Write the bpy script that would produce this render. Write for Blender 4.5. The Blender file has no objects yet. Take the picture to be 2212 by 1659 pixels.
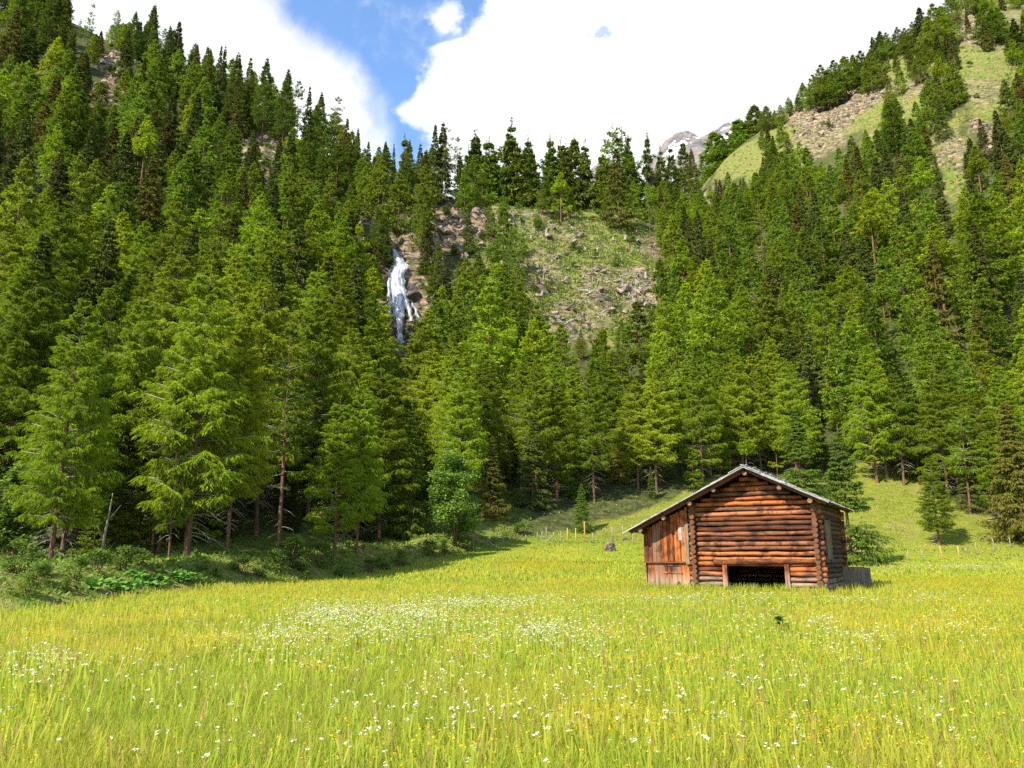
import bpy, math, random
import numpy as np
from math import radians as RAD, sin, cos, tan, pi
rng = np.random.default_rng(11); random.seed(11)
S = bpy.context.scene; COL = S.collection
CZ = 1.6; PITCH = RAD(12.5); F = 1671.0          # camera height, tilt, focal length in 2212-wide photo units
SUN_AZ = RAD(227); SUN_EL = RAD(43)            # compass direction (from +Y clockwise) the sun stands in
# ------------------------------------------------------------------ geometry helpers
def ray(px, py):
    a, b = (px-1106)/F, (829.5-py)/F
    return np.array([a, cos(PITCH)-b*sin(PITCH), sin(PITCH)+b*cos(PITCH)])
def at(px, py, Y):
    d = ray(px, py); t = Y/d[1]; return np.array([d[0]*t, Y, CZ+d[2]*t])
def proj(x, y, z):
    dz = z-CZ; dep = np.maximum(y*cos(PITCH)+dz*sin(PITCH), .01)
    return 1106+F*x/dep, 829.5-F*(-y*sin(PITCH)+dz*cos(PITCH))/dep
def sstep(a, b, x):
    t = np.clip((x-a)/(b-a), 0, 1); return t*t*(3-2*t)
def _h(ix, iy, s):
    n = (ix.astype(np.int64)*374761393+iy.astype(np.int64)*668265263+s*1442695041) & 0xffffffff
    n = ((n ^ (n >> 13))*1274126177) & 0xffffffff
    return ((n ^ (n >> 16)) & 0xffff)/65535.0
def vn(x, y, s=0):
    x = np.asarray(x, float); y = np.asarray(y, float)
    ix, iy = np.floor(x), np.floor(y); fx, fy = x-ix, y-iy
    fx = fx*fx*(3-2*fx); fy = fy*fy*(3-2*fy)
    a, b, c, d = _h(ix, iy, s), _h(ix+1, iy, s), _h(ix, iy+1, s), _h(ix+1, iy+1, s)
    return (a*(1-fx)+b*fx)*(1-fy)+(c*(1-fx)+d*fx)*fy
def fbm(x, y, o=4, s=0):
    r, a, t = 0, 1, 0
    for k in range(o):
        r = r+a*vn(x*2**k+k*17.3, y*2**k-k*9.1, s+k); t += a; a *= .5
    return r/t
# ------------------------------------------------------------------ terrain: heights (relative to the eye) along lines of equal bearing
TAB = {
 -.9: [(0,-1.6),(30,-1.7),(40,-1.3),(50,0),(60,2.5),(80,15),(110,36),(150,76),(200,126),(250,178),(300,232),(400,300),(520,350),(760,380)],
 -.66: [(0,-1.6),(30,-1.72),(40,-1.4),(50,-.3),(60,2),(80,13),(110,34),(150,75),(200,125),(250,178),(300,232),(400,300),(520,350),(760,380)],
 -.5: [(0,-1.6),(34,-1.75),(44,-1.5),(55,0),(65,4),(80,11),(110,30),(150,66),(200,112),(250,163),(280,193),(300,203),(400,230),(760,260)],
 -.3: [(0,-1.6),(36,-1.75),(48,-1.6),(58,-.5),(70,4),(80,9),(110,27),(150,55),(200,95),(235,130),(258,149),(300,160),(400,185),(760,200)],
 -.2: [(0,-1.6),(36,-1.75),(50,-1.6),(60,-.9),(70,.5),(80,4),(110,20),(150,42),(180,58),(195,70),(205,83),(235,112),(255,128),(300,138),(400,150),(760,160)],
 -.15: [(0,-1.6),(36,-1.75),(50,-1.55),(60,-.8),(70,.5),(80,3),(110,13),(150,29),(180,43),(196,52),(203,82),(230,106),(252,121),(300,130),(400,140),(760,150)],
 -.1: [(0,-1.6),(36,-1.75),(50,-1.5),(60,-.6),(70,.6),(80,3),(110,14),(150,31),(180,48),(196,60),(206,76),(230,99),(250,118),(300,128),(400,138),(760,150)],
 0: [(0,-1.6),(36,-1.75),(48,-1.4),(60,-.4),(70,.7),(80,3.2),(110,13),(150,31),(180,50),(200,66),(230,95),(250,117),(262,124),(300,130),(400,140),(760,150)],
 .15: [(0,-1.6),(36,-1.74),(45,-1.6),(55,-1.0),(62,-.4),(70,.5),(76,1.4),(85,4.4),(110,15),(150,31),(180,48),(200,63),(230,90),(250,114),(265,124),(300,133),(400,150),(760,170)],
 .3: [(0,-1.6),(36,-1.74),(45,-1.6),(55,-1.1),(62,-.6),(70,.2),(76,1.2),(85,4.2),(110,15),(150,32),(200,62),(250,95),(300,130),(400,200),(480,266),(520,276),(760,290)],
 .45: [(0,-1.6),(36,-1.74),(45,-1.6),(55,-1.15),(62,-.9),(70,-.3),(76,.7),(85,4.0),(95,7.5),(110,14),(150,41),(200,78),(250,118),(300,160),(400,245),(480,317),(520,326),(760,350)],
 .66: [(0,-1.6),(36,-1.7),(45,-1.5),(55,-1.0),(62,-.7),(70,-.1),(76,1.0),(85,4.0),(95,8),(110,17),(150,50),(200,97),(250,149),(300,200),(400,300),(480,381),(520,405),(760,520)],
 .9: [(0,-1.6),(36,-1.6),(50,-1.0),(70,.5),(85,5),(110,22),(150,56),(200,105),(250,158),(300,212),(400,320),(480,415),(520,445),(760,600)],
}
YG = np.arange(0, 761, 2.0); UG = np.linspace(-1, 1, 201)
_us = sorted(TAB); _cols = np.array([np.interp(YG, *zip(*TAB[u])) for u in _us])
G = np.array([np.interp(UG, _us, _cols[:, j]) for j in range(len(YG))]).T
def _blur(A, s, ax):
    k = np.exp(-.5*(np.arange(-8, 9)/s)**2); k /= k.sum()
    Ap = np.pad(A, [(8, 8) if i == ax else (0, 0) for i in range(2)], mode='edge')
    return sum(w*np.take(Ap, np.arange(i, i+A.shape[ax]), axis=ax) for i, w in enumerate(k))
G = _blur(_blur(G, 2.0, 0), .9, 1)
EDGE = [(-75, 2)]+[tuple(at(a, b, c)[:2]) for a, b, c in [(0,1310,22),(170,1300,24.5),(400,1270,37),(720,1250,51),(880,1215,58),(1090,1178,72)]]+[(12, 84)]
def edge_d(x, y):                                  # >0 on the forest side of the meadow's left edge
    best = np.full(np.shape(x), 1e9); sg = np.ones(np.shape(x))
    for (x0, y0), (x1, y1) in zip(EDGE[:-1], EDGE[1:]):
        dx, dy = x1-x0, y1-y0; L = dx*dx+dy*dy
        t = np.clip(((x-x0)*dx+(y-y0)*dy)/L, 0, 1)
        d = np.hypot(x-x0-t*dx, y-y0-t*dy)
        c = dx*(y-y0)-dy*(x-x0)
        m = d < best; best = np.where(m, d, best); sg = np.where(m, np.sign(c), sg)
    return best*sg
def base_h(x, y):
    x = np.asarray(x, float); y = np.asarray(y, float)
    u = np.clip(x/np.maximum(y, 26), -1, .999); yy = np.clip(y, 0, 759.9)
    fu = (u+1)*100; iu = np.clip(fu.astype(int), 0, 199); fu = fu-iu
    fy = yy/2; iy = np.clip(fy.astype(int), 0, len(YG)-2); fy = fy-iy
    return CZ+(G[iu, iy]*(1-fu)+G[iu+1, iy]*fu)*(1-fy)+(G[iu, iy+1]*(1-fu)+G[iu+1, iy+1]*fu)*fy
# zones of bare rock and of open grass (centre and radii seen from the meadow, then carried by the terrain itself)
ROCK = [(962,505,42,55,1.2),(1035,500,50,35,1.),(990,540,45,40,.7),(1150,600,60,60,.55),(1300,640,80,60,.6),(1390,660,50,60,.9),(1240,700,70,50,.6),(1100,480,60,25,.5),
        (1380,520,45,30,.6),(1200,500,60,30,.5),(235,150,34,24,1.3),(225,225,50,55,1.1),(560,340,40,40,.9),(580,385,50,30,.5),(800,505,45,30,1.2),(850,480,30,30,.9),(905,640,35,110,1.2),(845,640,40,110,1.2),
        (905,700,45,60,1.0),(1785,262,80,38,1.2),(1850,230,50,30,1.),(1770,310,60,40,.7),(1900,205,40,22,.9),(2090,70,50,30,.9),(2000,190,60,25,.6),(2128,300,22,30,1.),(2060,330,28,40,.7),(2120,200,50,40,.5),
        (1640,620,25,50,1.),(1525,430,30,30,.6),(640,540,30,20,.5),(2070,30,40,40,.8),(2160,60,50,60,.5)]
OPEN = [(1230,580,205,150),(1180,480,170,45),(1590,350,75,45),(1740,275,110,65),(1900,180,110,60),(2010,130,110,60),(2110,60,110,90),(2060,330,35,90),(2130,200,60,80),(2160,130,60,60),(1830,240,110,60),(1700,330,60,50),(1960,230,60,60),(1340,480,70,40),(1330,690,110,70)]
def zone(lst, px, py, i4=False):
    m = np.zeros(np.shape(px))
    for e in lst:
        v = np.clip(1.25-((px-e[0])/e[2])**2-((py-e[1])/e[3])**2, 0, 1)
        m = np.maximum(m, sstep(0, .6, v)*(e[4] if i4 else 1))
    return m
def terrain(x, y, masks=False):
    x = np.asarray(x, float); y = np.asarray(y, float)
    z = base_h(x, y); ed = edge_d(x, y)
    bank = sstep(-.5, 3.2, ed)*(.95+.5*vn(x/4, y/4, 5))*sstep(12, -6, x)
    px, py = proj(x, np.maximum(y, 1), z)
    px = px+110*(fbm(x/16+3, y/16, 4, 51)-.5); py = py+80*(fbm(x/16, y/16+7, 4, 52)-.5)
    rk = zone(ROCK, px, py, True)*(y > 90); op = zone(OPEN, px, py)*(y > 120)
    far = sstep(78, 130, y)
    wild = sstep(74, 82, y)
    z = z+bank+sstep(0, 3, ed)*sstep(14, 8, ed)*(x < 4)*.8*(fbm(x/2.2, y/2.2, 3, 33)-.5)+.05*(fbm(x/3, y/3, 3, 1)-.5)+far*3.5*(fbm(x/22, y/22, 4, 2)-.5)+wild*.8*(fbm(x/5, y/5, 3, 3)-.5)
    rid = 1-np.abs(2*fbm((x+.7*y)/9, (y-.4*x)/4.5, 5, 7)-1); rid = rid*rid
    ter = fbm(x/7, y/7, 3, 71)*6; ter = ter-np.floor(ter); ter = np.where(ter < .75, ter*.25, .19+(ter-.75)*3.24)
    z = z+op*sstep(300, 380, y)*2.5*(fbm(x/9, y/9, 4, 66)-.5)+rk*((rid-.35)*4.8+ter*2.0+(vn(x/1.4, y/1.4, 19)-.5)*.9)+op*(1-rk.clip(0, 1))*(fbm(x/3.5, y/3.5, 3, 8)-.5)*1.5
    if masks: return z, rk, op, ed
    return z
def gz(x, y): return float(terrain(np.array([x]), np.array([y]))[0])
def hit(px, py, near=8, fn=None):
    d = ray(px, py); Y = np.concatenate([np.arange(near, 120, .25), np.arange(120, 620, .5)])
    x = d[0]/d[1]*Y; zz = CZ+d[2]/d[1]*Y
    g = (fn or terrain)(x, Y); k = np.argmax(g > zz)
    if g[k] <= zz[k]: k = len(Y)-1
    return np.array([x[k], Y[k], g[k]])
# ------------------------------------------------------------------ materials
def newmat(name):
    m = bpy.data.materials.new(name); m.use_nodes = True; m.node_tree.nodes.clear(); return m, m.node_tree
class NT:
    def __init__(s, nt): s.nt = nt; s.n = nt.nodes; s.l = nt.links
    def node(s, t, **k):
        o = s.n.new(t)
        for a, b in k.items(): setattr(o, a, b)
        return o
    def set(s, sock, v):
        if hasattr(v, 'is_output') or isinstance(v, bpy.types.NodeSocket): s.l.new(v, sock)
        else: sock.default_value = v
    def math(s, op, a, b=0.0, c=None, clamp=False):
        o = s.node('ShaderNodeMath', operation=op, use_clamp=clamp); s.set(o.inputs[0], a); s.set(o.inputs[1], b)
        if c is not None: s.set(o.inputs[2], c)
        return o.outputs[0]
    def mix(s, f, a, b, bt='MIX'):
        o = s.node('ShaderNodeMix', data_type='RGBA', blend_type=bt, clamp_factor=True)
        s.set(o.inputs[0], f); s.set(o.inputs[6], c4(a)); s.set(o.inputs[7], c4(b)); return o.outputs[2]
    def noise(s, vec, scale, detail=4, rough=.55, dist=0):
        o = s.node('ShaderNodeTexNoise'); o.inputs['Scale'].default_value = scale; o.inputs['Detail'].default_value = detail
        o.inputs['Roughness'].default_value = rough; o.inputs['Distortion'].default_value = dist
        if vec is not None: s.l.new(vec, o.inputs['Vector'])
        return o.outputs['Fac']
    def ramp(s, f, a, b): return s.maprange(f, a, b)
    def maprange(s, f, a, b, c=0.0, d=1.0):
        o = s.node('ShaderNodeMapRange', interpolation_type='SMOOTHSTEP'); s.set(o.inputs[0], f)
        for i, v in enumerate((a, b, c, d)): o.inputs[1+i].default_value = v
        return o.outputs[0]
    def mapping(s, vec, sc=(1,1,1), rot=(0,0,0)):
        o = s.node('ShaderNodeMapping'); s.l.new(vec, o.inputs[0]); o.inputs['Scale'].default_value = sc; o.inputs['Rotation'].default_value = rot
        return o.outputs[0]
def c4(v): return v if isinstance(v, bpy.types.NodeSocket) else (v[0], v[1], v[2], 1.0)
def foliage(name, cols, trans=.3, objvar=.35, warm=(.13,.13,.02), warmf=.3, rough=.6):
    m, nt = newmat(name); t = NT(nt)
    geo = t.node('ShaderNodeNewGeometry'); oi = t.node('ShaderNodeObjectInfo')
    isl = geo.outputs['Random Per Island']; ob = oi.outputs['Random']
    c = t.mix(isl, cols[0], cols[1])
    ob2 = t.math('FRACT', t.math('MULTIPLY', ob, 7.31))
    c = t.mix(t.math('MULTIPLY', t.maprange(ob2, .35, 1), warmf), c, warm)
    br = t.math('MULTIPLY_ADD', ob, 2*objvar, 1-objvar)
    hs = t.node('ShaderNodeHueSaturation'); t.l.new(br, hs.inputs['Value']); t.l.new(c, hs.inputs['Color']); c = hs.outputs[0]
    p = t.node('ShaderNodeBsdfPrincipled'); t.l.new(c, p.inputs['Base Color']); p.inputs['Roughness'].default_value = rough
    p.inputs['Specular IOR Level'].default_value = .06
    tr = t.node('ShaderNodeBsdfTranslucent'); t.l.new(c, tr.inputs[0])
    mx = t.node('ShaderNodeMixShader'); mx.inputs[0].default_value = trans
    t.l.new(p.outputs[0], mx.inputs[1]); t.l.new(tr.outputs[0], mx.inputs[2])
    o = t.node('ShaderNodeOutputMaterial'); t.l.new(mx.outputs[0], o.inputs[0]); return m
def surface(name, build, rough=.85, spec=.2, bump=None):
    m, nt = newmat(name); t = NT(nt); tc = t.node('ShaderNodeTexCoord')
    p = t.node('ShaderNodeBsdfPrincipled'); p.inputs['Roughness'].default_value = rough; p.inputs['Specular IOR Level'].default_value = spec
    r = build(t, tc.outputs['Object']); c, h = r if isinstance(r, tuple) else (r, None)
    t.set(p.inputs['Base Color'], c if isinstance(c, bpy.types.NodeSocket) else c4(c))
    if h is not None and bump:
        b = t.node('ShaderNodeBump'); b.inputs['Strength'].default_value = bump[0]; b.inputs['Distance'].default_value = bump[1]
        t.l.new(h, b.inputs['Height']); t.l.new(b.outputs[0], p.inputs['Normal'])
    o = t.node('ShaderNodeOutputMaterial'); t.l.new(p.outputs[0], o.inputs[0]); return m
M = {}
M['larch'] = foliage('larch_needles', [(.12,.205,.008), (.29,.36,.02)], .42, .32, (.33,.30,.015), .35)
M['larch_dark'] = foliage('larch_needles_deep', [(.08,.15,.010), (.19,.255,.022)], .38, .36, (.24,.21,.015), .35)
M['spruce'] = foliage('spruce_needles', [(.038,.068,.012), (.12,.135,.02)], .18, .3, (.15,.10,.015), .45)
M['sky_larch'] = foliage('ridge_larch_needles', [(.06,.115,.010), (.15,.20,.02)], .3, .3, (.18,.16,.015), .4)
M['fresh_spruce'] = foliage('fresh_spruce_needles', [(.055,.11,.012), (.16,.22,.025)], .25, .1, (.14,.16,.02), .3)
M['leaf'] = foliage('broad_leaves', [(.09,.17,.02), (.20,.28,.045)], .35, .2, (.15,.17,.03), .3)
M['leaf_bright'] = foliage('butterbur_leaves', [(.10,.24,.03), (.20,.38,.06)], .3, .1, (.1,.2,.03), .1)
M['leaf_dark'] = foliage('weed_leaves', [(.03,.065,.012), (.08,.13,.02)], .1, .1, (.02,.05,.01), .1)
def bark_b(t, v):
    n = t.noise(t.mapping(v, (3,3,.6)), 3.0, 6, .7); n2 = t.noise(v, .6, 2)
    oi = t.node('ShaderNodeObjectInfo')
    c = t.mix(t.ramp(n, .35, .68), (.045,.022,.014), (.27,.125,.065)); return t.mix(t.math('MULTIPLY', n2, .5), c, (.17,.12,.09)), n
M['bark'] = surface('larch_bark', bark_b, .9, .1, (.8,.08))
M['twig'] = surface('bare_twigs', lambda t, v: t.mix(t.noise(v, 2), (.16,.12,.08), (.42,.36,.28)))
M['deadwood'] = surface('silvery_dead_wood', lambda t, v: (t.mix(t.ramp(t.noise(t.mapping(v,(6,6,1)), 2.5, 5), .3, .7), (.22,.19,.16), (.52,.47,.40)), t.noise(v, 6)), .85, .1, (.4,.03))
def rock_b(t, v):
    n = t.noise(v, .8, 8, .65); n2 = t.noise(v, 3.5, 6, .7)
    c = t.mix(t.ramp(n, .4, .6), (.15,.10,.07), (.34,.265,.19)); c = t.mix(t.ramp(n2, .52, .62), c, (.06,.05,.04)); c = t.mix(t.ramp(n2, .42, .32), c, (.42,.38,.32)); return c, n2
M['rock'] = surface('boulder_stone', rock_b, .9, .15, (.9,.15))
# ------------------------------------------------------------------ mesh helpers
def mesh_np(name, V, Q=None, T=None, mats=(), qmat=None, tmat=None, smooth=False):
    me = bpy.data.meshes.new(name); V = np.asarray(V, np.float32)
    nq = 0 if Q is None else len(Q); nt_ = 0 if T is None else len(T)
    me.vertices.add(len(V)); me.vertices.foreach_set('co', V.ravel())
    idx = np.concatenate([np.asarray(a, np.int32).ravel() for a in (Q, T) if a is not None and len(a)])
    me.loops.add(len(idx)); me.loops.foreach_set('vertex_index', idx)
    me.polygons.add(nq+nt_)
    st = np.concatenate([np.arange(nq)*4, nq*4+np.arange(nt_)*3]).astype(np.int32); me.polygons.foreach_set('loop_start', st)
    mi = np.concatenate([np.zeros(nq, np.int32) if qmat is None else np.asarray(qmat, np.int32), np.zeros(nt_, np.int32) if tmat is None else np.asarray(tmat, np.int32)])
    for m in mats: me.materials.append(m)
    me.polygons.foreach_set('material_index', mi)
    if smooth: me.polygons.foreach_set('use_smooth', np.ones(nq+nt_, bool))
    me.update(calc_edges=True); return me
class MB:
    def __init__(s): s.v = []; s.f = []; s.m = []; s.sm = []
    def poly(s, pts, m=0):
        b = len(s.v); s.v += [tuple(p) for p in pts]; s.f.append(list(range(b, b+len(pts)))); s.m.append(m); s.sm.append(False)
    def tube(s, pts, rad, n=8, m=0, cap=None, smooth=True, wob=0):
        pts = [np.array(p, float) for p in pts]; b = len(s.v); K = len(pts)
        for i, p in enumerate(pts):
            d = pts[min(i+1, K-1)]-pts[max(i-1, 0)]; d /= np.linalg.norm(d)+1e-9
            a = np.cross(d, (0,0,1) if abs(d[2]) < .9 else (1,0,0)); a /= np.linalg.norm(a); c = np.cross(d, a)
            for k in range(n):
                th = 2*pi*k/n; r = rad[i]*(1+wob*(random.random()-.5))
                s.v.append(tuple(p+a*cos(th)*r+c*sin(th)*r))
        for i in range(K-1):
            for k in range(n):
                k2 = (k+1) % n; s.f.append([b+i*n+k, b+i*n+k2, b+(i+1)*n+k2, b+(i+1)*n+k]); s.m.append(m); s.sm.append(smooth)
        cm = m if cap is None else cap
        s.f.append([b+k for k in range(n)][::-1]); s.m.append(cm); s.sm.append(False)
        s.f.append([b+(K-1)*n+k for k in range(n)]); s.m.append(cm); s.sm.append(False)
    def box(s, c, size, rot=None, m=0, jit=0):
        b = len(s.v); c = np.array(c, float)
        for i in (-1, 1):
            for j in (-1, 1):
                for k in (-1, 1):
                    p = np.array([i*size[0], j*size[1], k*size[2]])/2
                    if jit: p += (np.random.default_rng(len(s.v)).random(3)-.5)*jit
                    if rot is not None: p = rot @ p
                    s.v.append(tuple(c+p))
        for q in ((0,1,3,2),(4,6,7,5),(0,4,5,1),(2,3,7,6),(0,2,6,4),(1,5,7,3)): s.f.append([b+i for i in q]); s.m.append(m); s.sm.append(False)
    def mesh(s, name, mats):
        me = bpy.data.meshes.new(name); me.from_pydata(s.v, [], s.f)
        for m in mats: me.materials.append(m)
        me.polygons.foreach_set('material_index', s.m); me.polygons.foreach_set('use_smooth', s.sm); me.update(); return me
def rotm(ax, a):
    c, s_ = cos(a), sin(a)
    return np.array({'x': [[1,0,0],[0,c,-s_],[0,s_,c]], 'y': [[c,0,s_],[0,1,0],[-s_,0,c]], 'z': [[c,-s_,0],[s_,c,0],[0,0,1]]}[ax])
def obj(name, me, parent=None, loc=(0,0,0), rot=(0,0,0), sc=(1,1,1)):
    o = bpy.data.objects.new(name, me); COL.objects.link(o); o.parent = parent; o.location = loc; o.rotation_euler = rot; o.scale = sc; return o
def tag(o, label=None, cat=None, group=None, kind=None):
    for k, v in (('label', label), ('category', cat), ('group', group), ('kind', kind)):
        if v: o[k] = v
    return o
ORD = 'zeroth first second third fourth fifth sixth seventh eighth ninth tenth eleventh twelfth thirteenth fourteenth fifteenth sixteenth seventeenth eighteenth nineteenth twentieth'.split()
TENS = {20: 'twenty', 30: 'thirty', 40: 'forty', 50: 'fifty', 60: 'sixty', 70: 'seventy'}
def ordn(i): return ORD[i] if i <= 20 else TENS[i//10*10]+'-'+ORD[i % 10] if i % 10 else str(TENS[i//10*10])[:-1]+'ieth'
# ------------------------------------------------------------------ ground sheet
def build_ground():
    Y = np.concatenate([np.linspace(-60, 4, 24), np.arange(5, 60, .5), np.arange(60, 300, .85), np.geomspace(300, 755, 190)])
    U = np.linspace(-1, 1, 560); U = np.sign(U)*(np.abs(U)**1.0)*1.05
    yy, uu = np.meshgrid(Y, U, indexing='ij'); xx = uu*(yy+78)
    z, rk, op, ed = terrain(xx, yy, True)
    ny, nx = xx.shape; i = np.arange(ny*nx).reshape(ny, nx)
    Q = np.stack([i[:-1, :-1], i[:-1, 1:], i[1:, 1:], i[1:, :-1]], -1).reshape(-1, 4)
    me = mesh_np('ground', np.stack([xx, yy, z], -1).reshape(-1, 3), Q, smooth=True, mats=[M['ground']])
    fd = forest_front(xx, yy)
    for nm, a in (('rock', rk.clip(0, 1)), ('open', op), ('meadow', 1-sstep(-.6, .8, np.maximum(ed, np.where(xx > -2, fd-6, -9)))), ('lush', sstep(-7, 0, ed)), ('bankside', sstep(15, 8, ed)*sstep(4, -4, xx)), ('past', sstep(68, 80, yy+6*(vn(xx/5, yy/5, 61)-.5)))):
        at_ = me.attributes.new(nm, 'FLOAT', 'POINT'); at_.data.foreach_set('value', a.ravel().astype(np.float32))
    tag(obj('ground', me), 'flower meadow rising into steep forested mountain slopes', kind='structure')
FU = [(-.9,30),(-.7,32),(-.41,45),(-.225,59),(-.13,66),(0,79),(.115,86),(.2,90),(.34,93),(.47,100),(.53,92),(.58,80),(.7,76),(.9,74)]
def forest_front(x, y):
    u = x/np.maximum(y, 5); return y-np.interp(u, *zip(*FU))
def ground_mat():
    m, nt = newmat('ground_cover'); t = NT(nt); tc = t.node('ShaderNodeTexCoord').outputs['Object']
    A = lambda n: (lambda o: o.outputs['Fac'])(t.node('ShaderNodeAttribute', attribute_name=n))
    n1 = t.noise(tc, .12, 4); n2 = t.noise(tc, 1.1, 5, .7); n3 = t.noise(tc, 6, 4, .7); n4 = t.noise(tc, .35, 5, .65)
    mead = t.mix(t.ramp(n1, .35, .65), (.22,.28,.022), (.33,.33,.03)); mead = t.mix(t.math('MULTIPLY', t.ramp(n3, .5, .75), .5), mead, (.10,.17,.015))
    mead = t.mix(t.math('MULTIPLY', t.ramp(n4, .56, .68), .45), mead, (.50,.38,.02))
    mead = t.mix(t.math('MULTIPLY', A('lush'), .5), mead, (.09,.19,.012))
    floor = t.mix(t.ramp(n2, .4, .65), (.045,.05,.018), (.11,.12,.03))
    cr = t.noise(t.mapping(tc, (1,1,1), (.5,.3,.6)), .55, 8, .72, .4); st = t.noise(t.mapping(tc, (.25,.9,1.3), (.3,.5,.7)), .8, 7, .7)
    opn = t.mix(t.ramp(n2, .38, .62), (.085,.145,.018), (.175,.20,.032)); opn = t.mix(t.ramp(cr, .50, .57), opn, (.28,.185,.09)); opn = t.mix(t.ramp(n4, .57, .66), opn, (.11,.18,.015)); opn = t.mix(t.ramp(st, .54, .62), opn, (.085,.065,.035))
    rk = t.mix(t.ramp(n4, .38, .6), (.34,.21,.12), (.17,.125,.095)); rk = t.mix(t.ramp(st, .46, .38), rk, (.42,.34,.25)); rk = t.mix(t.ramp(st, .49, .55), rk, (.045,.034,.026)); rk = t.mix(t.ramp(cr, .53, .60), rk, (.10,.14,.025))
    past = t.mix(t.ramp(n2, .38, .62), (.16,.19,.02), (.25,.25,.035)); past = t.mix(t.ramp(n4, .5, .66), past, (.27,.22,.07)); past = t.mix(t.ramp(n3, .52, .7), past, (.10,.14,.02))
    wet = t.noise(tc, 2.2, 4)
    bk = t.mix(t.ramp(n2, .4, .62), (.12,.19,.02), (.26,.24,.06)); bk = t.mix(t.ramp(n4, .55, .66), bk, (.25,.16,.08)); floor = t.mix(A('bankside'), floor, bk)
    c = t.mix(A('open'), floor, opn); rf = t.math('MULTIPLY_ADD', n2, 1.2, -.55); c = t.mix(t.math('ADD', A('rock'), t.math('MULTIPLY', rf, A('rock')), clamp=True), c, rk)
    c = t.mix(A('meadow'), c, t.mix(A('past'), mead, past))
    p = t.node('ShaderNodeBsdfPrincipled'); p.inputs['Roughness'].default_value = .95; p.inputs['Specular IOR Level'].default_value = .1; t.l.new(c, p.inputs['Base Color'])
    b = t.node('ShaderNodeBump'); b.inputs['Strength'].default_value = .8; b.inputs['Distance'].default_value = .35
    t.l.new(t.math('ADD', n3, t.math('MULTIPLY', n2, 2)), b.inputs['Height']); t.l.new(b.outputs[0], p.inputs['Normal'])
    o = t.node('ShaderNodeOutputMaterial'); t.l.new(p.outputs[0], o.inputs[0]); return m
M['ground'] = ground_mat()
build_ground()
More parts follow.
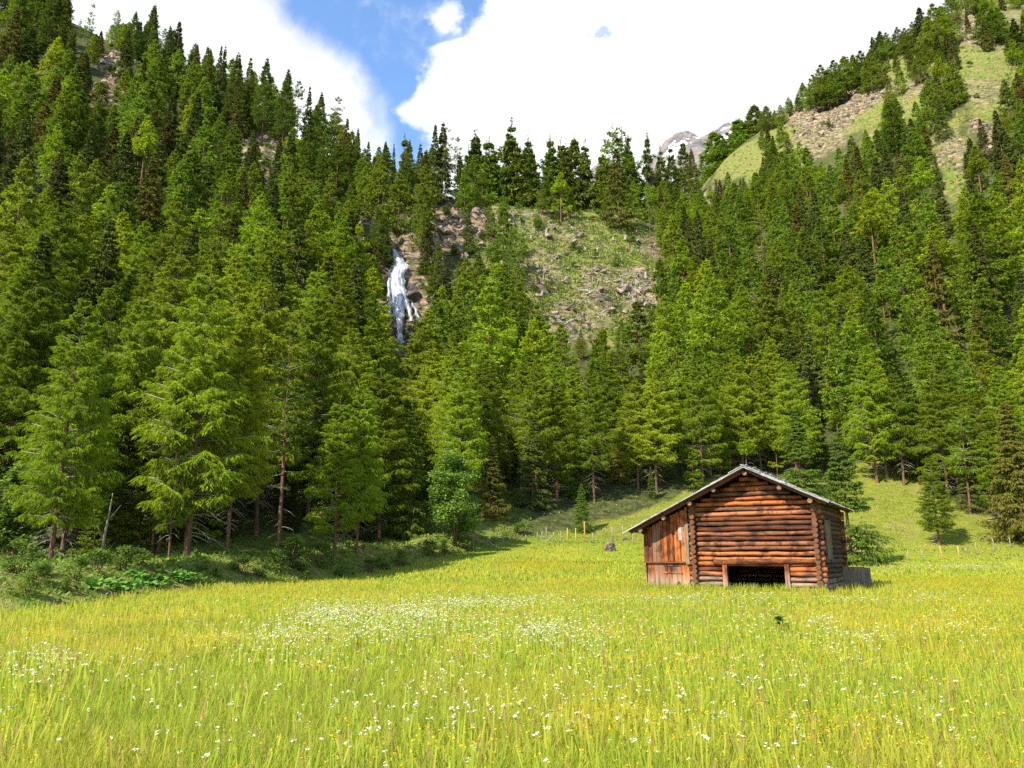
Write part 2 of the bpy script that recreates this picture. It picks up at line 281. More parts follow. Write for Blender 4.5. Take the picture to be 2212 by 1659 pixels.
# ------------------------------------------------------------------ conifers
def conifer(seed, H, Rm, cb, nb, nt, nbl, bl, bw, kind='larch', prof=.8, gap=.12, limbs=40, hg=None, drp=0, lobk=.5):
    """crown blades (V, Q) and limb tubes; branches ring the stem and carry hanging tufts of needles"""
    r = np.random.default_rng(seed)
    nl = max(6, int((H-cb)/(.62 if kind == 'larch' else .55))); nl = min(nl, nb//4)
    lv = (r.integers(0, nl, nb)+.5)/nl; s = np.sort(1-(1-lv)**1.0+r.normal(0, .16/nl, nb)).clip(0, 1)
    s = s[(vn(s*nl*.5, s*0+seed, seed) > gap)]; nb = len(s)
    h = cb+(H-cb)*s*.985
    az = np.cumsum(np.full(nb, 2.39996))+r.normal(0, .35, nb)
    lob = .97-lobk*.5+lobk*vn(az/(2*pi)*5+seed, s*5, seed+3)
    env = (1-s)**prof*(1-.35*np.clip(1-s*5, 0, 1)) if kind == 'larch' else (1-s)**.95*(1-.15*np.clip(1-s*7, 0, 1))
    L = Rm*(env*lob*r.uniform(.72, 1.15, nb)+.035)
    if kind == 'larch': m_ = -.05+.75*s**1.2+r.normal(0, .10, nb); c_ = -.12+.25*s
    else: m_ = -.42+.85*s+r.normal(0, .06, nb); c_ = .15-.32*(1-s)
    t = r.uniform(.16, 1.0, (nb, nt))**.85
    # axis points and directions
    ca, sa = np.cos(az)[:, None], np.sin(az)[:, None]
    zz = lambda tt: h[:, None]+L[:, None]*(m_[:, None]*tt-c_[:, None]*tt*tt)
    ax = np.stack([ca*L[:, None]*t, sa*L[:, None]*t, zz(t)], -1)
    side = np.where(r.random((nb, nt)) < .5, -1., 1.); ang = side*r.uniform(.5, 1.25, (nb, nt))
    dx = ca*np.cos(ang)-sa*np.sin(ang); dy = sa*np.cos(ang)+ca*np.sin(ang)
    dr = (-.14 if kind == 'larch' else -.22)+drp+r.normal(0, .10, (nb, nt))+m_[:, None]*.6
    td = np.stack([dx, dy, dr], -1); td /= np.linalg.norm(td, axis=-1, keepdims=True)
    tl = L[:, None]*(.46 if kind == 'larch' else .40)*(1.12-.75*t)*r.uniform(.5, 1.1, (nb, nt))+.12
    k = r.uniform(0, 1, (nb, nt, nbl))
    P = ax[:, :, None, :]+td[:, :, None, :]*(tl[:, :, None]*k)[..., None]
    P[..., 2] -= (.16 if kind == 'larch' else .26)*tl[:, :, None]*k*k
    P += r.normal(0, bw*.35, P.shape)
    hang = hg or (.42 if kind == 'larch' else .75)
    D = td[:, :, None, :]*.85+r.normal(0, .33, P.shape)+np.array([0, 0, -hang]); D /= np.linalg.norm(D, axis=-1, keepdims=True)
    W = np.cross(D, r.normal(0, 1, P.shape)+np.array([0, 0, .25])); W /= np.linalg.norm(W, axis=-1, keepdims=True)+1e-6
    ln = bl*(r.uniform(.55, 1.25, P.shape[:3])*np.clip(.35+1.7*(1-s), .35, 1)[:, None, None])[..., None]; w = bw*r.uniform(.6, 1.2, P.shape[:3])[..., None]
    V = np.stack([P, P+D*ln*.45+W*w*.5, P+D*ln, P+D*ln*.45-W*w*.5], -2).reshape(-1, 3)
    # leader
    tp = 40 if nt > 6 else 24
    zt = H*1.02-r.random(tp)*H*.085; Pt = np.stack([r.normal(0, .05, tp)*(H-zt+.2), r.normal(0, .05, tp)*(H-zt+.2), zt], -1)
    Dt = r.normal(0, .6, (tp, 3))+np.array([0, 0, .35]); Dt /= np.linalg.norm(Dt, axis=-1, keepdims=True); Wt = np.cross(Dt, r.normal(0, 1, (tp, 3))); Wt /= np.linalg.norm(Wt, axis=-1, keepdims=True)
    b2, w2 = bl*.42, bw*.6
    V2 = np.stack([Pt, Pt+Dt*b2*.45+Wt*w2*.5, Pt+Dt*b2, Pt+Dt*b2*.45-Wt*w2*.5], -2).reshape(-1, 3)
    V = np.concatenate([V, V2]); Q = np.arange(len(V)).reshape(-1, 4)
    mb = MB(); st = max(1, nb//max(limbs, 1))
    if limbs:
        for i in range(0, nb, st):
            if s[i] > .93: continue
            pts = [(cos(az[i])*L[i]*q, sin(az[i])*L[i]*q, h[i]+L[i]*(m_[i]*q-c_[i]*q*q)) for q in (0, .4, .85)]
            r0 = .012+.012*L[i]; mb.tube(pts, [r0, r0*.7, r0*.25], 3, smooth=False)
    return V, Q, mb
def crown_mesh(name, c, mats):
    V, Q, mb = c; nv = len(V)
    if mb.v:
        V = np.concatenate([V, np.array(mb.v)]); f4 = [f for f in mb.f if len(f) == 4]; f3 = [f for f in mb.f if len(f) == 3]
        Q2 = np.concatenate([Q, np.array(f4)+nv]); T = np.array(f3)+nv
        return mesh_np(name, V, Q2, T, mats, np.r_[np.zeros(len(Q)), np.ones(len(f4))], np.ones(len(f3)))
    return mesh_np(name, V, Q, None, mats)
def trunk_mb(seed, H, r0, dead=0, dz=(0, 0), dl=1.6, lean=.15, fork=False, side=None):
    r = random.Random(seed); mb = MB(); K = 12
    ph = r.random()*6; path = lambda q: np.array([lean*sin(ph+q*3.1)*(q**1.2)*H*.06, lean*cos(ph*1.7+q*2.3)*q*H*.05, -.4+q*(H*.985+.4)])*np.array([1-.9*max(0, q-.5)*2*.5, 1, 1])
    qs = [0, .02, .05, .1, .18, .28, .38, .5, .62, .75, .88, 1]
    mb.tube([path(q) for q in qs], [r0*(1.45 if q == 0 else 1.22 if q < .03 else 1.06 if q < .06 else 1)*max(.05, (1-q)**.9) for q in qs], 9, 0, wob=.22)
    for i in range(dead):
        z = dz[0]+(dz[1]-dz[0])*r.random(); q = (z+.4)/(H+.4); p = path(q); a = (side + r.uniform(-.7, .7)) if side is not None and r.random() < .8 else r.random()*2*pi; L = dl*r.uniform(.35, 1.1)
        up = r.uniform(-.1, .25); pts = [p+np.array([cos(a)*L*f, sin(a)*L*f, L*(up*f-.45*f*f)]) for f in (0, .35, .7, 1)]
        mb.tube(pts, [.028, .022, .014, .005], 4, 1, smooth=False)
        if L > .7:
            for sgn in (-1, 1):
                f = r.uniform(.4, .7); p1 = p+np.array([cos(a)*L*f, sin(a)*L*f, L*(up*f-.45*f*f)]); a2 = a+sgn*.7; l2 = L*.35
                mb.tube([p1, p1+np.array([cos(a2)*l2, sin(a2)*l2, -.35*l2])], [.012, .004], 3, 1, smooth=False)
    return mb
print('protos')
LM, SMt, BK = M['larch'], M['spruce'], [M['bark'], M['twig']]
PR = {}                                            # kind -> list of (crown mesh, trunk mesh, height)
def make(kind, n, H, Rm, cb, args, sp, mat, r0, dead, dl=1.5, **k):
    out = []
    for i in range(n):
        f = 1+.12*(i-(n-1)/2)/max(1, n-1)
        c = crown_mesh(kind+'_crown', conifer(sum(map(ord, kind))*7+i*13, H, Rm*f, cb*H*(.85+.3*i/max(1, n-1)), *args, kind=sp, **k), [mat, M['twig']])
        t = trunk_mb(i+len(kind), H, r0, dead, (.06*H, cb*H*1.25+.12*H), dl).mesh(kind+'_trunk', BK)
        out.append((c, t, H))
    PR[kind] = out
make('near_larch', 6, 18, 3.9, .20, (190, 30, 18, .30, .042), 'larch', LM, .19, 30, 1.9, prof=.74, gap=.16, limbs=110, hg=.75, drp=-.18)
make('near_spruce', 3, 15, 3.2, .05, (200, 24, 10, .34, .075), 'spruce', SMt, .2, 10, 1.0, gap=.07, limbs=50)
make('fresh_spruce', 2, 15, 3.4, .03, (210, 24, 10, .34, .075), 'spruce', M['fresh_spruce'], .2, 6, 1.0, gap=.07, limbs=50)
make('young_larch', 3, 15, 4.2, .04, (150, 20, 9, .5, .10), 'larch', LM, .17, 8, 1.0, prof=.85, gap=.1, limbs=40, hg=.6, drp=-.1)
make('mid_larch', 5, 19, 4.9, .13, (115, 16, 7, .62, .15), 'larch', LM, .22, 12, 1.6, prof=.86, gap=.14, limbs=40)
make('mid_larch_deep', 3, 19, 4.5, .12, (115, 16, 7, .62, .15), 'larch', M['larch_dark'], .22, 12, 1.6, prof=.88, gap=.14, limbs=40)
make('mid_spruce', 4, 18, 3.1, .05, (130, 14, 7, .56, .15), 'spruce', SMt, .2, 8, 1.1, gap=.08, limbs=20)
make('bare_larch', 4, 19, 3.1, .36, (62, 13, 6, .5, .12), 'larch', M['larch_dark'], .20, 14, 1.5, prof=.6, gap=.28, limbs=70)
make('sky_larch', 5, 19, 3.3, .20, (170, 15, 7, .42, .11), 'larch', M['sky_larch'], .20, 14, 1.5, prof=1.0, gap=.06, limbs=40, lobk=.25)
make('thin_larch', 2, 19, 1.7, .74, (26, 8, 5, .5, .12), 'larch', M['larch_dark'], .16, 30, 1.3, prof=.4, gap=.2, limbs=26)
# far trees: one mesh with stem and crown together
def joined(kind, src, n, H, Rm, cb, args, sp, mat, **k):
    out = []
    for i in range(n):
        V, Q, _ = conifer(sum(map(ord, kind))*3+i*17, H, Rm, cb*H, *args, kind=sp, limbs=0, **k)
        mb = MB(); mb.tube([(0,0,-.5), (0,0,H*.5), (0,0,H*.97)], [.25, .15, .04], 5)
        f4 = np.array([f for f in mb.f if len(f) == 4])+len(V)
        out.append(mesh_np(kind, np.concatenate([V, np.array(mb.v)]), np.concatenate([Q, f4]), None, [mat, M['bark']], np.r_[np.zeros(len(Q)), np.ones(len(f4))]))
    return out
FAR = {'larch': joined('larch_tree', 0, 4, 18, 4.4, .10, (90, 11, 6, .78, .22), 'larch', M['larch_dark'], prof=.88, gap=.12)+joined('larch_treeb', 0, 2, 18, 4.6, .12, (90, 11, 6, .78, .22), 'larch', LM, prof=.85, gap=.14),
       'spruce': joined('spruce_tree', 0, 4, 18, 3.0, .04, (100, 11, 6, .72, .22), 'spruce', SMt, gap=.06)}
TREES = []                                          # dict(kind, x, y, z, h, px, py_top, ...)
def put(kind, proto, x, y, h, i=None, label=None, group=None, lean=(0, 0), rz=None, wide=1.0, dz=0, force=False):
    z = gz(x, y)-.1+dz; px, pt = proj(x, y, z+h); _, pb = proj(x, y, z); _, pm = proj(x, y, z+h*.6)
    TREES.append(dict(kind=kind, proto=proto, x=x, y=y, z=z, h=h, i=random.randrange(99) if i is None else i, label=label, group=group, lean=lean,
                      rz=random.random()*6.28 if rz is None else rz, wide=wide, px=float(px), pt=float(pt), pb=float(pb), pm=float(pm), size=float(pb-pt), force=force))
def top_h(px, ptop, x, y, z):                       # height a tree standing at x,y needs for its top to reach ptop
    a = (829.5-ptop)/F; t = tan(PITCH+math.atan(a)); return CZ+t*y-z
def plant(kind, proto, px, pb, ptop, Y=None, **k):
    if Y is None: p = hit(px, pb); x, y = p[0], p[1]
    else: x, y = at(px, pb, Y)[:2]
    h = top_h(px, ptop, x, y, gz(x, y)); put(kind, proto, x, y, max(h, 1.0), force=True, **k)
# --- the front row by hand
plant('larch', 'near_larch', 105, 1240, 640, Y=37, i=0, wide=.9, label='broad larch with a dark red trunk standing on the bank at the far left')
plant('larch', 'near_larch', 400, 1230, 555, Y=46, i=1, label='tallest larch of the left front row, thick double trunk on the bank')
plant('larch', 'near_larch', 362, 1232, 800, Y=45, i=2, wide=.6, label='slim larch with a leaning orange trunk beside the thick double trunk')
plant('larch', 'near_larch', 487, 1222, 700, Y=48.5, i=3, wide=.85, label='larch with twin reddish stems right of the tallest front-row larch')
plant('larch', 'bare_larch', 600, 1200, 690, Y=54, i=0, wide=.95, label='high-crowned larch with a long bare orange trunk between left bank and meadow corner')
plant('larch', 'near_larch', 720, 1250, 850, Y=55, i=1, wide=1.05, label='bright green larch with low branches at the corner of the meadow edge')
plant('larch', 'near_larch', 768, 1240, 815, Y=57, i=2, wide=.85, label='bright green larch just right of the meadow corner larch, slender stems')
plant('larch', 'near_larch', 250, 1200, 640, Y=50, i=3, wide=.9, label='larch behind the bank between the far left larch and the tallest one')
plant('larch', 'bare_larch', 325, 1215, 760, Y=49, i=1, wide=.8, label='half-bare larch with pale dead side branches left of the tallest front larch')
plant('larch', 'near_larch', -30, 1240, 560, Y=46, i=2, label='larch at the left end of the bank, cut by the picture edge')
plant('larch', 'near_larch', 20, 1215, 600, Y=47, i=1, wide=.95, label='larch standing behind the far left one, crown reaching the picture edge')
plant('larch', 'near_larch', 180, 1205, 610, Y=53, i=0, label='larch with a broad crown behind the leafy bank, second row')
plant('larch', 'near_larch', 550, 1195, 600, Y=60, i=3, label='larch rising behind the high-crowned one in the second row')
plant('larch', 'near_larch', 660, 1195, 640, Y=66, i=2, label='larch rising behind the meadow corner larches, broad dense crown')
plant('larch', 'near_larch', 470, 1195, 580, Y=62, i=0, label='larch with dense crown just right behind the tallest front larch')
plant('spruce', 'fresh_spruce', 885, 1195, 880, Y=68, i=0, wide=.8, label='narrow yellowish spruce beside the round leafy tree at the meadow edge')
plant('spruce', 'near_spruce', 1065, 1188, 940, Y=77, i=1, label='bushy dark spruce right of the round leafy tree')
plant('spruce', 'near_spruce', 1150, 1165, 900, Y=84, i=2, wide=1.1, label='dark spruce behind the left end of the post fence')
plant('larch', 'near_larch', 1205, 1150, 820, Y=88, i=2, label='larch with pale dead lower branches behind the crossed fence rails')
plant('spruce', 'fresh_spruce', 1256, 1150, 1040, i=1, wide=1.0, label='small light green young spruce standing alone at the grass slope')
plant('larch', 'near_larch', 1000, 1190, 820, Y=80, i=1, label='larch rising directly behind the round leafy tree')
plant('larch', 'near_larch', 1440, 1100, 780, Y=97, i=0, wide=1.05, label='broad larch behind the left slope of the hut roof')
plant('spruce', 'near_spruce', 1340, 1110, 900, Y=95, i=2, label='dark spruce on the grass slope left of the hut roof')
plant('larch', 'near_larch', 1540, 1100, 820, Y=98, i=1, label='larch just left of the roof ridge behind the hut')
plant('larch', 'near_larch', 1650, 1100, 800, Y=100, i=3, label='larch just right of the roof ridge behind the hut, bare lower limbs')
plant('spruce', 'fresh_spruce', 1735, 1110, 880, Y=92, i=0, wide=1.3, label='wide spruce behind the right roof slope of the hut')
plant('spruce', 'fresh_spruce', 1838, 1195, 925, Y=64, i=2, wide=1.25, label='fresh green spruce standing close to the right side of the hut')
plant('larch', 'near_larch', 1900, 1090, 760, Y=98, i=2, label='larch at the upper end of the grass tongue right of the hut')
plant('larch', 'near_larch', 2030, 1180, 985, Y=76, i=0, wide=1.15, label='low-branched larch standing on the grass above the two orange posts')
plant('larch', 'bare_larch', 2100, 1135, 880, Y=86, i=2, wide=1.1, label='larch with grey dead twigs and a bare orange trunk above the right fence')
plant('larch', 'near_larch', 2165, 1160, 930, Y=84, i=1, label='larch beside the dark spruce at the right picture edge')
plant('spruce', 'near_spruce', 2222, 1180, 865, Y=76, i=1, wide=1.2, label='blackish spruce at the right picture edge')
plant('larch', 'near_larch', 1960, 1110, 800, Y=97, i=3, label='larch with pale trunk beside the grass tongue, right of the hut')
plant('larch', 'near_larch', 2075, 1110, 760, Y=99, i=0, label='larch rising behind the one with grey dead twigs')
# standing dead or high-crowned stems in the clearing
for px, pb, ptp, nm in ((1100,640,500,'left'),(1118,690,505,'right')): plant('larch', 'bare_larch', px, pb, ptp, i=3, wide=.8, label=f'bare-stemmed larch in the clearing, {nm} one of the close pair')
for px, pb, ptp, nm in ((1408,570,400,'left'),(1421,600,440,'right')): plant('larch', 'thin_larch', px, pb, ptp, wide=.7, label=f'pale tall bare stem at the right rim of the clearing, {nm} one of two')
for px, pb, ptp, nm in ((1657,665,450,'left'),(1675,662,500,'right')): plant('larch', 'bare_larch', px, pb, ptp, wide=.9, label=f'larch with long exposed trunk right of the clearing, {nm} one of two')
# skyline rows
SKY = [('larch','bare_larch',182,128,4,.55),('larch','bare_larch',163,126,40,.45),('larch','bare_larch',243,130,22,.7),('larch','mid_larch_deep',280,150,22,.8),('larch','mid_larch_deep',318,170,12,.85),('spruce','mid_spruce',322,160,10,.5),('spruce','mid_spruce',373,210,48,.9),('larch','mid_larch_deep',350,200,52,.7),
  ('larch','bare_larch',345,190,60,.8),('spruce','mid_spruce',462,260,94,.5),('spruce','mid_spruce',472,262,96,.5),('spruce','mid_spruce',417,230,95,.7),('larch','mid_larch_deep',440,250,108,.7),('larch','mid_larch',502,290,110,.8),('larch','mid_larch_deep',530,290,122,.7),('larch','mid_larch',565,310,125,.8),
  ('larch','mid_larch_deep',608,330,148,.8),('larch','bare_larch',640,340,172,.7),('spruce','mid_spruce',660,340,186,.6),('larch','mid_larch_deep',690,360,197,.8),('larch','bare_larch',716,370,205,.8),('spruce','mid_spruce',744,400,255,.7),('larch','mid_larch_deep',768,420,275,.6),
  ('larch','mid_larch_deep',793,425,305,.7),('larch','mid_larch',828,430,303,.8),('spruce','mid_spruce',849,425,308,.45),('larch','mid_larch_deep',880,430,300,.9),('spruce','mid_spruce',886,425,290,.6),('spruce','mid_spruce',936,440,270,.8),('spruce','mid_spruce',955,440,262,.9),('larch','bare_larch',960,440,258,.6),('larch','bare_larch',988,430,292,.7),
  ('spruce','mid_spruce',1030,420,278,.9),('larch','mid_larch_deep',1044,420,308,.7),('larch','thin_larch',1082,420,308,1.2),('spruce','mid_spruce',1100,420,263,.85),('larch','mid_larch_deep',1108,425,330,.8),('larch','mid_larch_deep',1142,425,296,.8),('larch','bare_larch',1172,430,297,.7),('larch','mid_larch_deep',1196,435,298,.8),
  ('spruce','mid_spruce',1212,440,306,.6),('larch','mid_larch_deep',1245,440,288,.9),('spruce','mid_spruce',1277,440,330,.7),('larch','bare_larch',1330,440,278,.8),('larch','bare_larch',1350,440,280,.8),('spruce','mid_spruce',1338,495,318,1.1),('spruce','mid_spruce',1391,440,292,.6),('larch','mid_larch',1376,450,310,.9),('larch','bare_larch',1412,430,295,.6),
  ('spruce','mid_spruce',1432,450,322,.8),('larch','mid_larch_deep',1452,430,318,.8),('larch','mid_larch_deep',1475,430,305,.9),('larch','mid_larch_deep',1500,440,318,.8),
  ('larch','mid_larch_deep',60,150,-60,.9),('larch','mid_larch',100,150,-40,.9),('larch','mid_larch_deep',125,150,-30,.9),('larch','mid_larch',20,160,-30,.9),('spruce','mid_spruce',10,190,20,1.),('spruce','mid_spruce',140,190,60,.9)]
SKY += [('larch' if i % 3 else 'spruce', 'mid_larch' if i % 3 else 'mid_spruce', a, 437, b, .85) for i, (a, b) in enumerate([(1015,302),(1065,322),(1125,312),(1160,322),(1185,315),(1228,312),(1262,312),(1298,338),(1316,330),(1362,332),(905,312),(920,322),(870,332),(1003,318),(1055,306),(1290,352)])]
for a in SKY: plant(a[0], 'sky_larch' if a[1].startswith('mid_larch') else a[1], a[2], a[3], a[4], wide=a[5])
RS = [(1540,320,285),(1556,325,295),(1585,310,262),(1600,300,258),(1612,300,262),(1632,290,232),(1650,285,240),(1660,285,228),(1676,278,238),(1690,270,225),(1738,235,178),(1725,240,205),(1710,245,215),(1705,250,210),(1765,245,160),(1780,235,140),(1795,235,150),(1810,228,128),(1830,215,122),
      (1848,190,118),(1870,200,108),(1885,200,112),(1890,130,78),(1905,135,68),(1920,130,70),(1945,120,58),(1960,125,60),(1975,100,48),(1998,110,15),(2012,100,38),(2030,125,8),(2045,110,12),(2060,50,-20),(2080,20,-40),(1990,180,112),(2100,30,-40),(2120,25,-45),(2135,98,10),(2150,100,20),(2165,95,15),(2195,120,60),(2205,140,40)]
for px, pb, pt_ in RS: plant('spruce' if (px*7) % 9 == 0 else 'larch', 'mid_spruce' if (px*7) % 9 == 0 else 'mid_larch_deep', px, pb, pt_, wide=1.45)
for px, pb, pt_ in ((848,905,772),(880,935,785),(864,1000,820),(838,960,800),(900,1000,840),(1345,775,690),(1385,790,700),(1300,790,712),(1412,770,672),(1255,780,715),(915,600,490),(936,655,545),(962,690,590),(925,560,468),(908,545,455),(990,650,565),(826,600,480),(808,640,520),(830,545,458),(812,560,450),(945,600,520),(1205,478,385),(1172,466,395),(1060,525,440),(1012,548,455),(1085,480,405),(1232,470,405),(1130,560,500),(1310,478,420),(188,335,238),(212,345,255),(236,322,225),(172,300,205),(205,290,215),(1990,790,680),(2005,830,700),(1640,655,560)): plant('larch' if px not in (864,915,808,925,1205,1012) else 'spruce', 'mid_larch_deep' if px not in (864,915,808,925,1205,1012) else 'mid_spruce', px, pb, pt_, wide=1.1 if pb > 700 else .95)
# --- the forest
KEEP = [[(828,535),(895,535),(885,640),(925,720),(880,758),(845,758),(832,650)],
        [(1130,465),(1300,460),(1405,500),(1412,670),(1330,700),(1230,690),(1165,630),(1120,560)],[(940,465),(1060,470),(1060,535),(940,535)],
        [(235,125),(260,130),(250,260),(205,260),(215,160)],[(1520,365),(1640,300),(1645,330),(1560,370)],[(1700,255),(1900,190),(1880,260),(1760,330)],[(2045,290),(2080,290),(2080,390),(2040,400)],[(560,330),(590,330),(590,370),(560,370)],[(785,495),(835,505),(830,530),(790,520)]]
def inpoly(x, y, poly):
    c = False; n = len(poly)
    for i in range(n):
        x0, y0 = poly[i]; x1, y1 = poly[(i+1) % n]
        if (y0 > y) != (y1 > y) and x < (x1-x0)*(y-y0)/(y1-y0)+x0: c = not c
    return c
def scatter():
    bands = [(32, 110, 5.6), (110, 200, 7.2), (200, 310, 8.8), (310, 560, 10)]; cx = []
    hand = np.array([(t['x'], t['y']) for t in TREES])
    for y0, y1, sp in bands:
        xs = np.arange(-.80*y1, .80*y1, sp); ys = np.arange(y0, y1, sp)
        X, Yv = np.meshgrid(xs, ys); X = X+rng.uniform(-.42, .42, X.shape)*sp; Yv = Yv+rng.uniform(-.42, .42, X.shape)*sp
        X, Yv = X.ravel(), Yv.ravel(); u = X/Yv; k = (np.abs(u) < .76) & (Yv >= y0)
        k &= (forest_front(X, Yv) > 1.0) & ((edge_d(X, Yv) > 2.0) | (X > 0)); cx.append(np.stack([X[k], Yv[k]], -1))
    C = np.concatenate(cx); z = terrain(C[:, 0], C[:, 1]); PX, PB = proj(C[:, 0], C[:, 1], z)
    op = zone(OPEN, PX, PB)*(C[:, 1] > 120); rk = zone(ROCK, PX, PB, True)*(C[:, 1] > 90)
    sp_n = fbm(C[:, 0]/45+5, C[:, 1]/45, 3, 21)
    for (x, y), z0, px, pb, o, r_, sn in zip(C, z, PX, PB, op, rk, sp_n):
        if px < -60 or px > 2270 or pb < -90: continue
        if o > .3 and random.random() < (.90 if y < 330 else .60): continue
        if r_ > .5 and random.random() < .85: continue
        u = x/y
        # nothing stands beyond the crest lines that the photo shows
        lim = np.interp(u, [-.75,-.5,-.3,-.2,-.1,0,.15,.22,.3,.45,.6,.75], [330,300,268,262,262,266,270,330,490,490,490,500])
        if y > lim: continue
        if len(hand) and np.min(np.hypot(hand[:, 0]-x, hand[:, 1]-y)) < (2.2 if y < 110 else 2.6): continue
        psp = .24+1.6*(sn-.5)+(.12 if y > 150 else 0)
        if y < 115: psp = .10
        kind = 'spruce' if random.random() < psp else 'larch'
        h = random.uniform(15, 23) if y < 310 else random.uniform(13, 20)
        if random.random() < .2: h *= random.uniform(.5, .8)
        if random.random() < .06: h *= 1.18
        if y < 105 and u > -.1: h = random.uniform(14, 18)
        if y < 75: h = min(h, .10*y+7.5+random.uniform(-1, 1.5))
        if y < 130 and u > .1: h *= .88
        _, pt = proj(x, y, z0+h)
        # keep the crest silhouette: cap trees close to it
        sky = np.interp(px, [0,130,150,240,330,400,500,600,700,760,820,880,950,1100,1250,1400,1500,1560,1640,1700,1740,1800,1870,1900,1960,2030,2100,2212], [-80,-40,120,60,40,90,125,160,215,290,320,315,300,320,320,320,330,345,285,260,240,200,170,130,110,70,10,-60])
        if pt < sky:
            h -= (sky-pt)/F*y*1.1
            if h < 8: continue
        bad = False
        for poly in KEEP:
            for q in (.25, .45, .65, .85, 1.0):
                for w in (-1.6, 0, 1.6):
                    a, b = proj(x+w*(1-q*.7), y, z0+h*q)
                    if inpoly(a, b, poly): bad = True; break
                if bad: break
            if bad: break
        if bad and (random.random() < .96 or 800 < px < 930): continue
        if y < 100: proto = 'near_'+kind
        else: proto = ('mid_larch' if random.random() < .62 else 'mid_larch_deep') if kind == 'larch' else 'mid_spruce'
        if y > 230 and random.random() < .12 and kind == 'larch': proto = 'bare_larch'
        put(kind, proto, x, y, h, wide=random.uniform(.85, 1.15)*(1.05 if h > 14 else 1.15))
def understory():
    X, Y = np.meshgrid(np.arange(-50, 85, 4.6), np.arange(30, 125, 4.6)); X = (X+rng.uniform(-2, 2, X.shape)).ravel(); Y = (Y+rng.uniform(-2, 2, Y.shape)).ravel(); f = forest_front(X, Y); e = edge_d(X, Y)
    for x, y, ff, ee in zip(X, Y, f, e):
        u = x/y
        if abs(u) > .72 or not (.3 < ff < 24) or (ee < 7 and x < 0) or (ff < 4 and u > .4) or (ff < 2.5 and not (.04 < u < .42)): continue
        if random.random() < .25: continue
        k = 'spruce' if random.random() < .35 else 'larch'
        put(k, 'near_spruce' if k == 'spruce' and random.random() < .5 else 'fresh_spruce' if k == 'spruce' else 'young_larch', x, y, random.uniform(3.5, 8.5), wide=random.uniform(.85, 1.2))
scatter()
understory()
ROWS = [(0, 'on the skyline'), (1, 'high up'), (2, 'at mid-slope'), (3, 'low down'), (4, 'in front rows')]
COLS = [(150, 'at the left picture edge'), (330, 'above the bank larches'), (520, 'above the tallest bank larch'), (700, 'above the meadow corner'), (830, 'just left of the waterfall'), (1010, 'right of the waterfall'), (1220, 'in line with the clearing'), (1420, 'left of the hut roof'),
        (1640, 'above the hut roof'), (1840, 'above the hut right wall'), (2030, 'above the right grass tongue'), (9999, 'at the right picture edge')]
def col_of(px): return next(i for i, c in enumerate(COLS) if px < c[0])
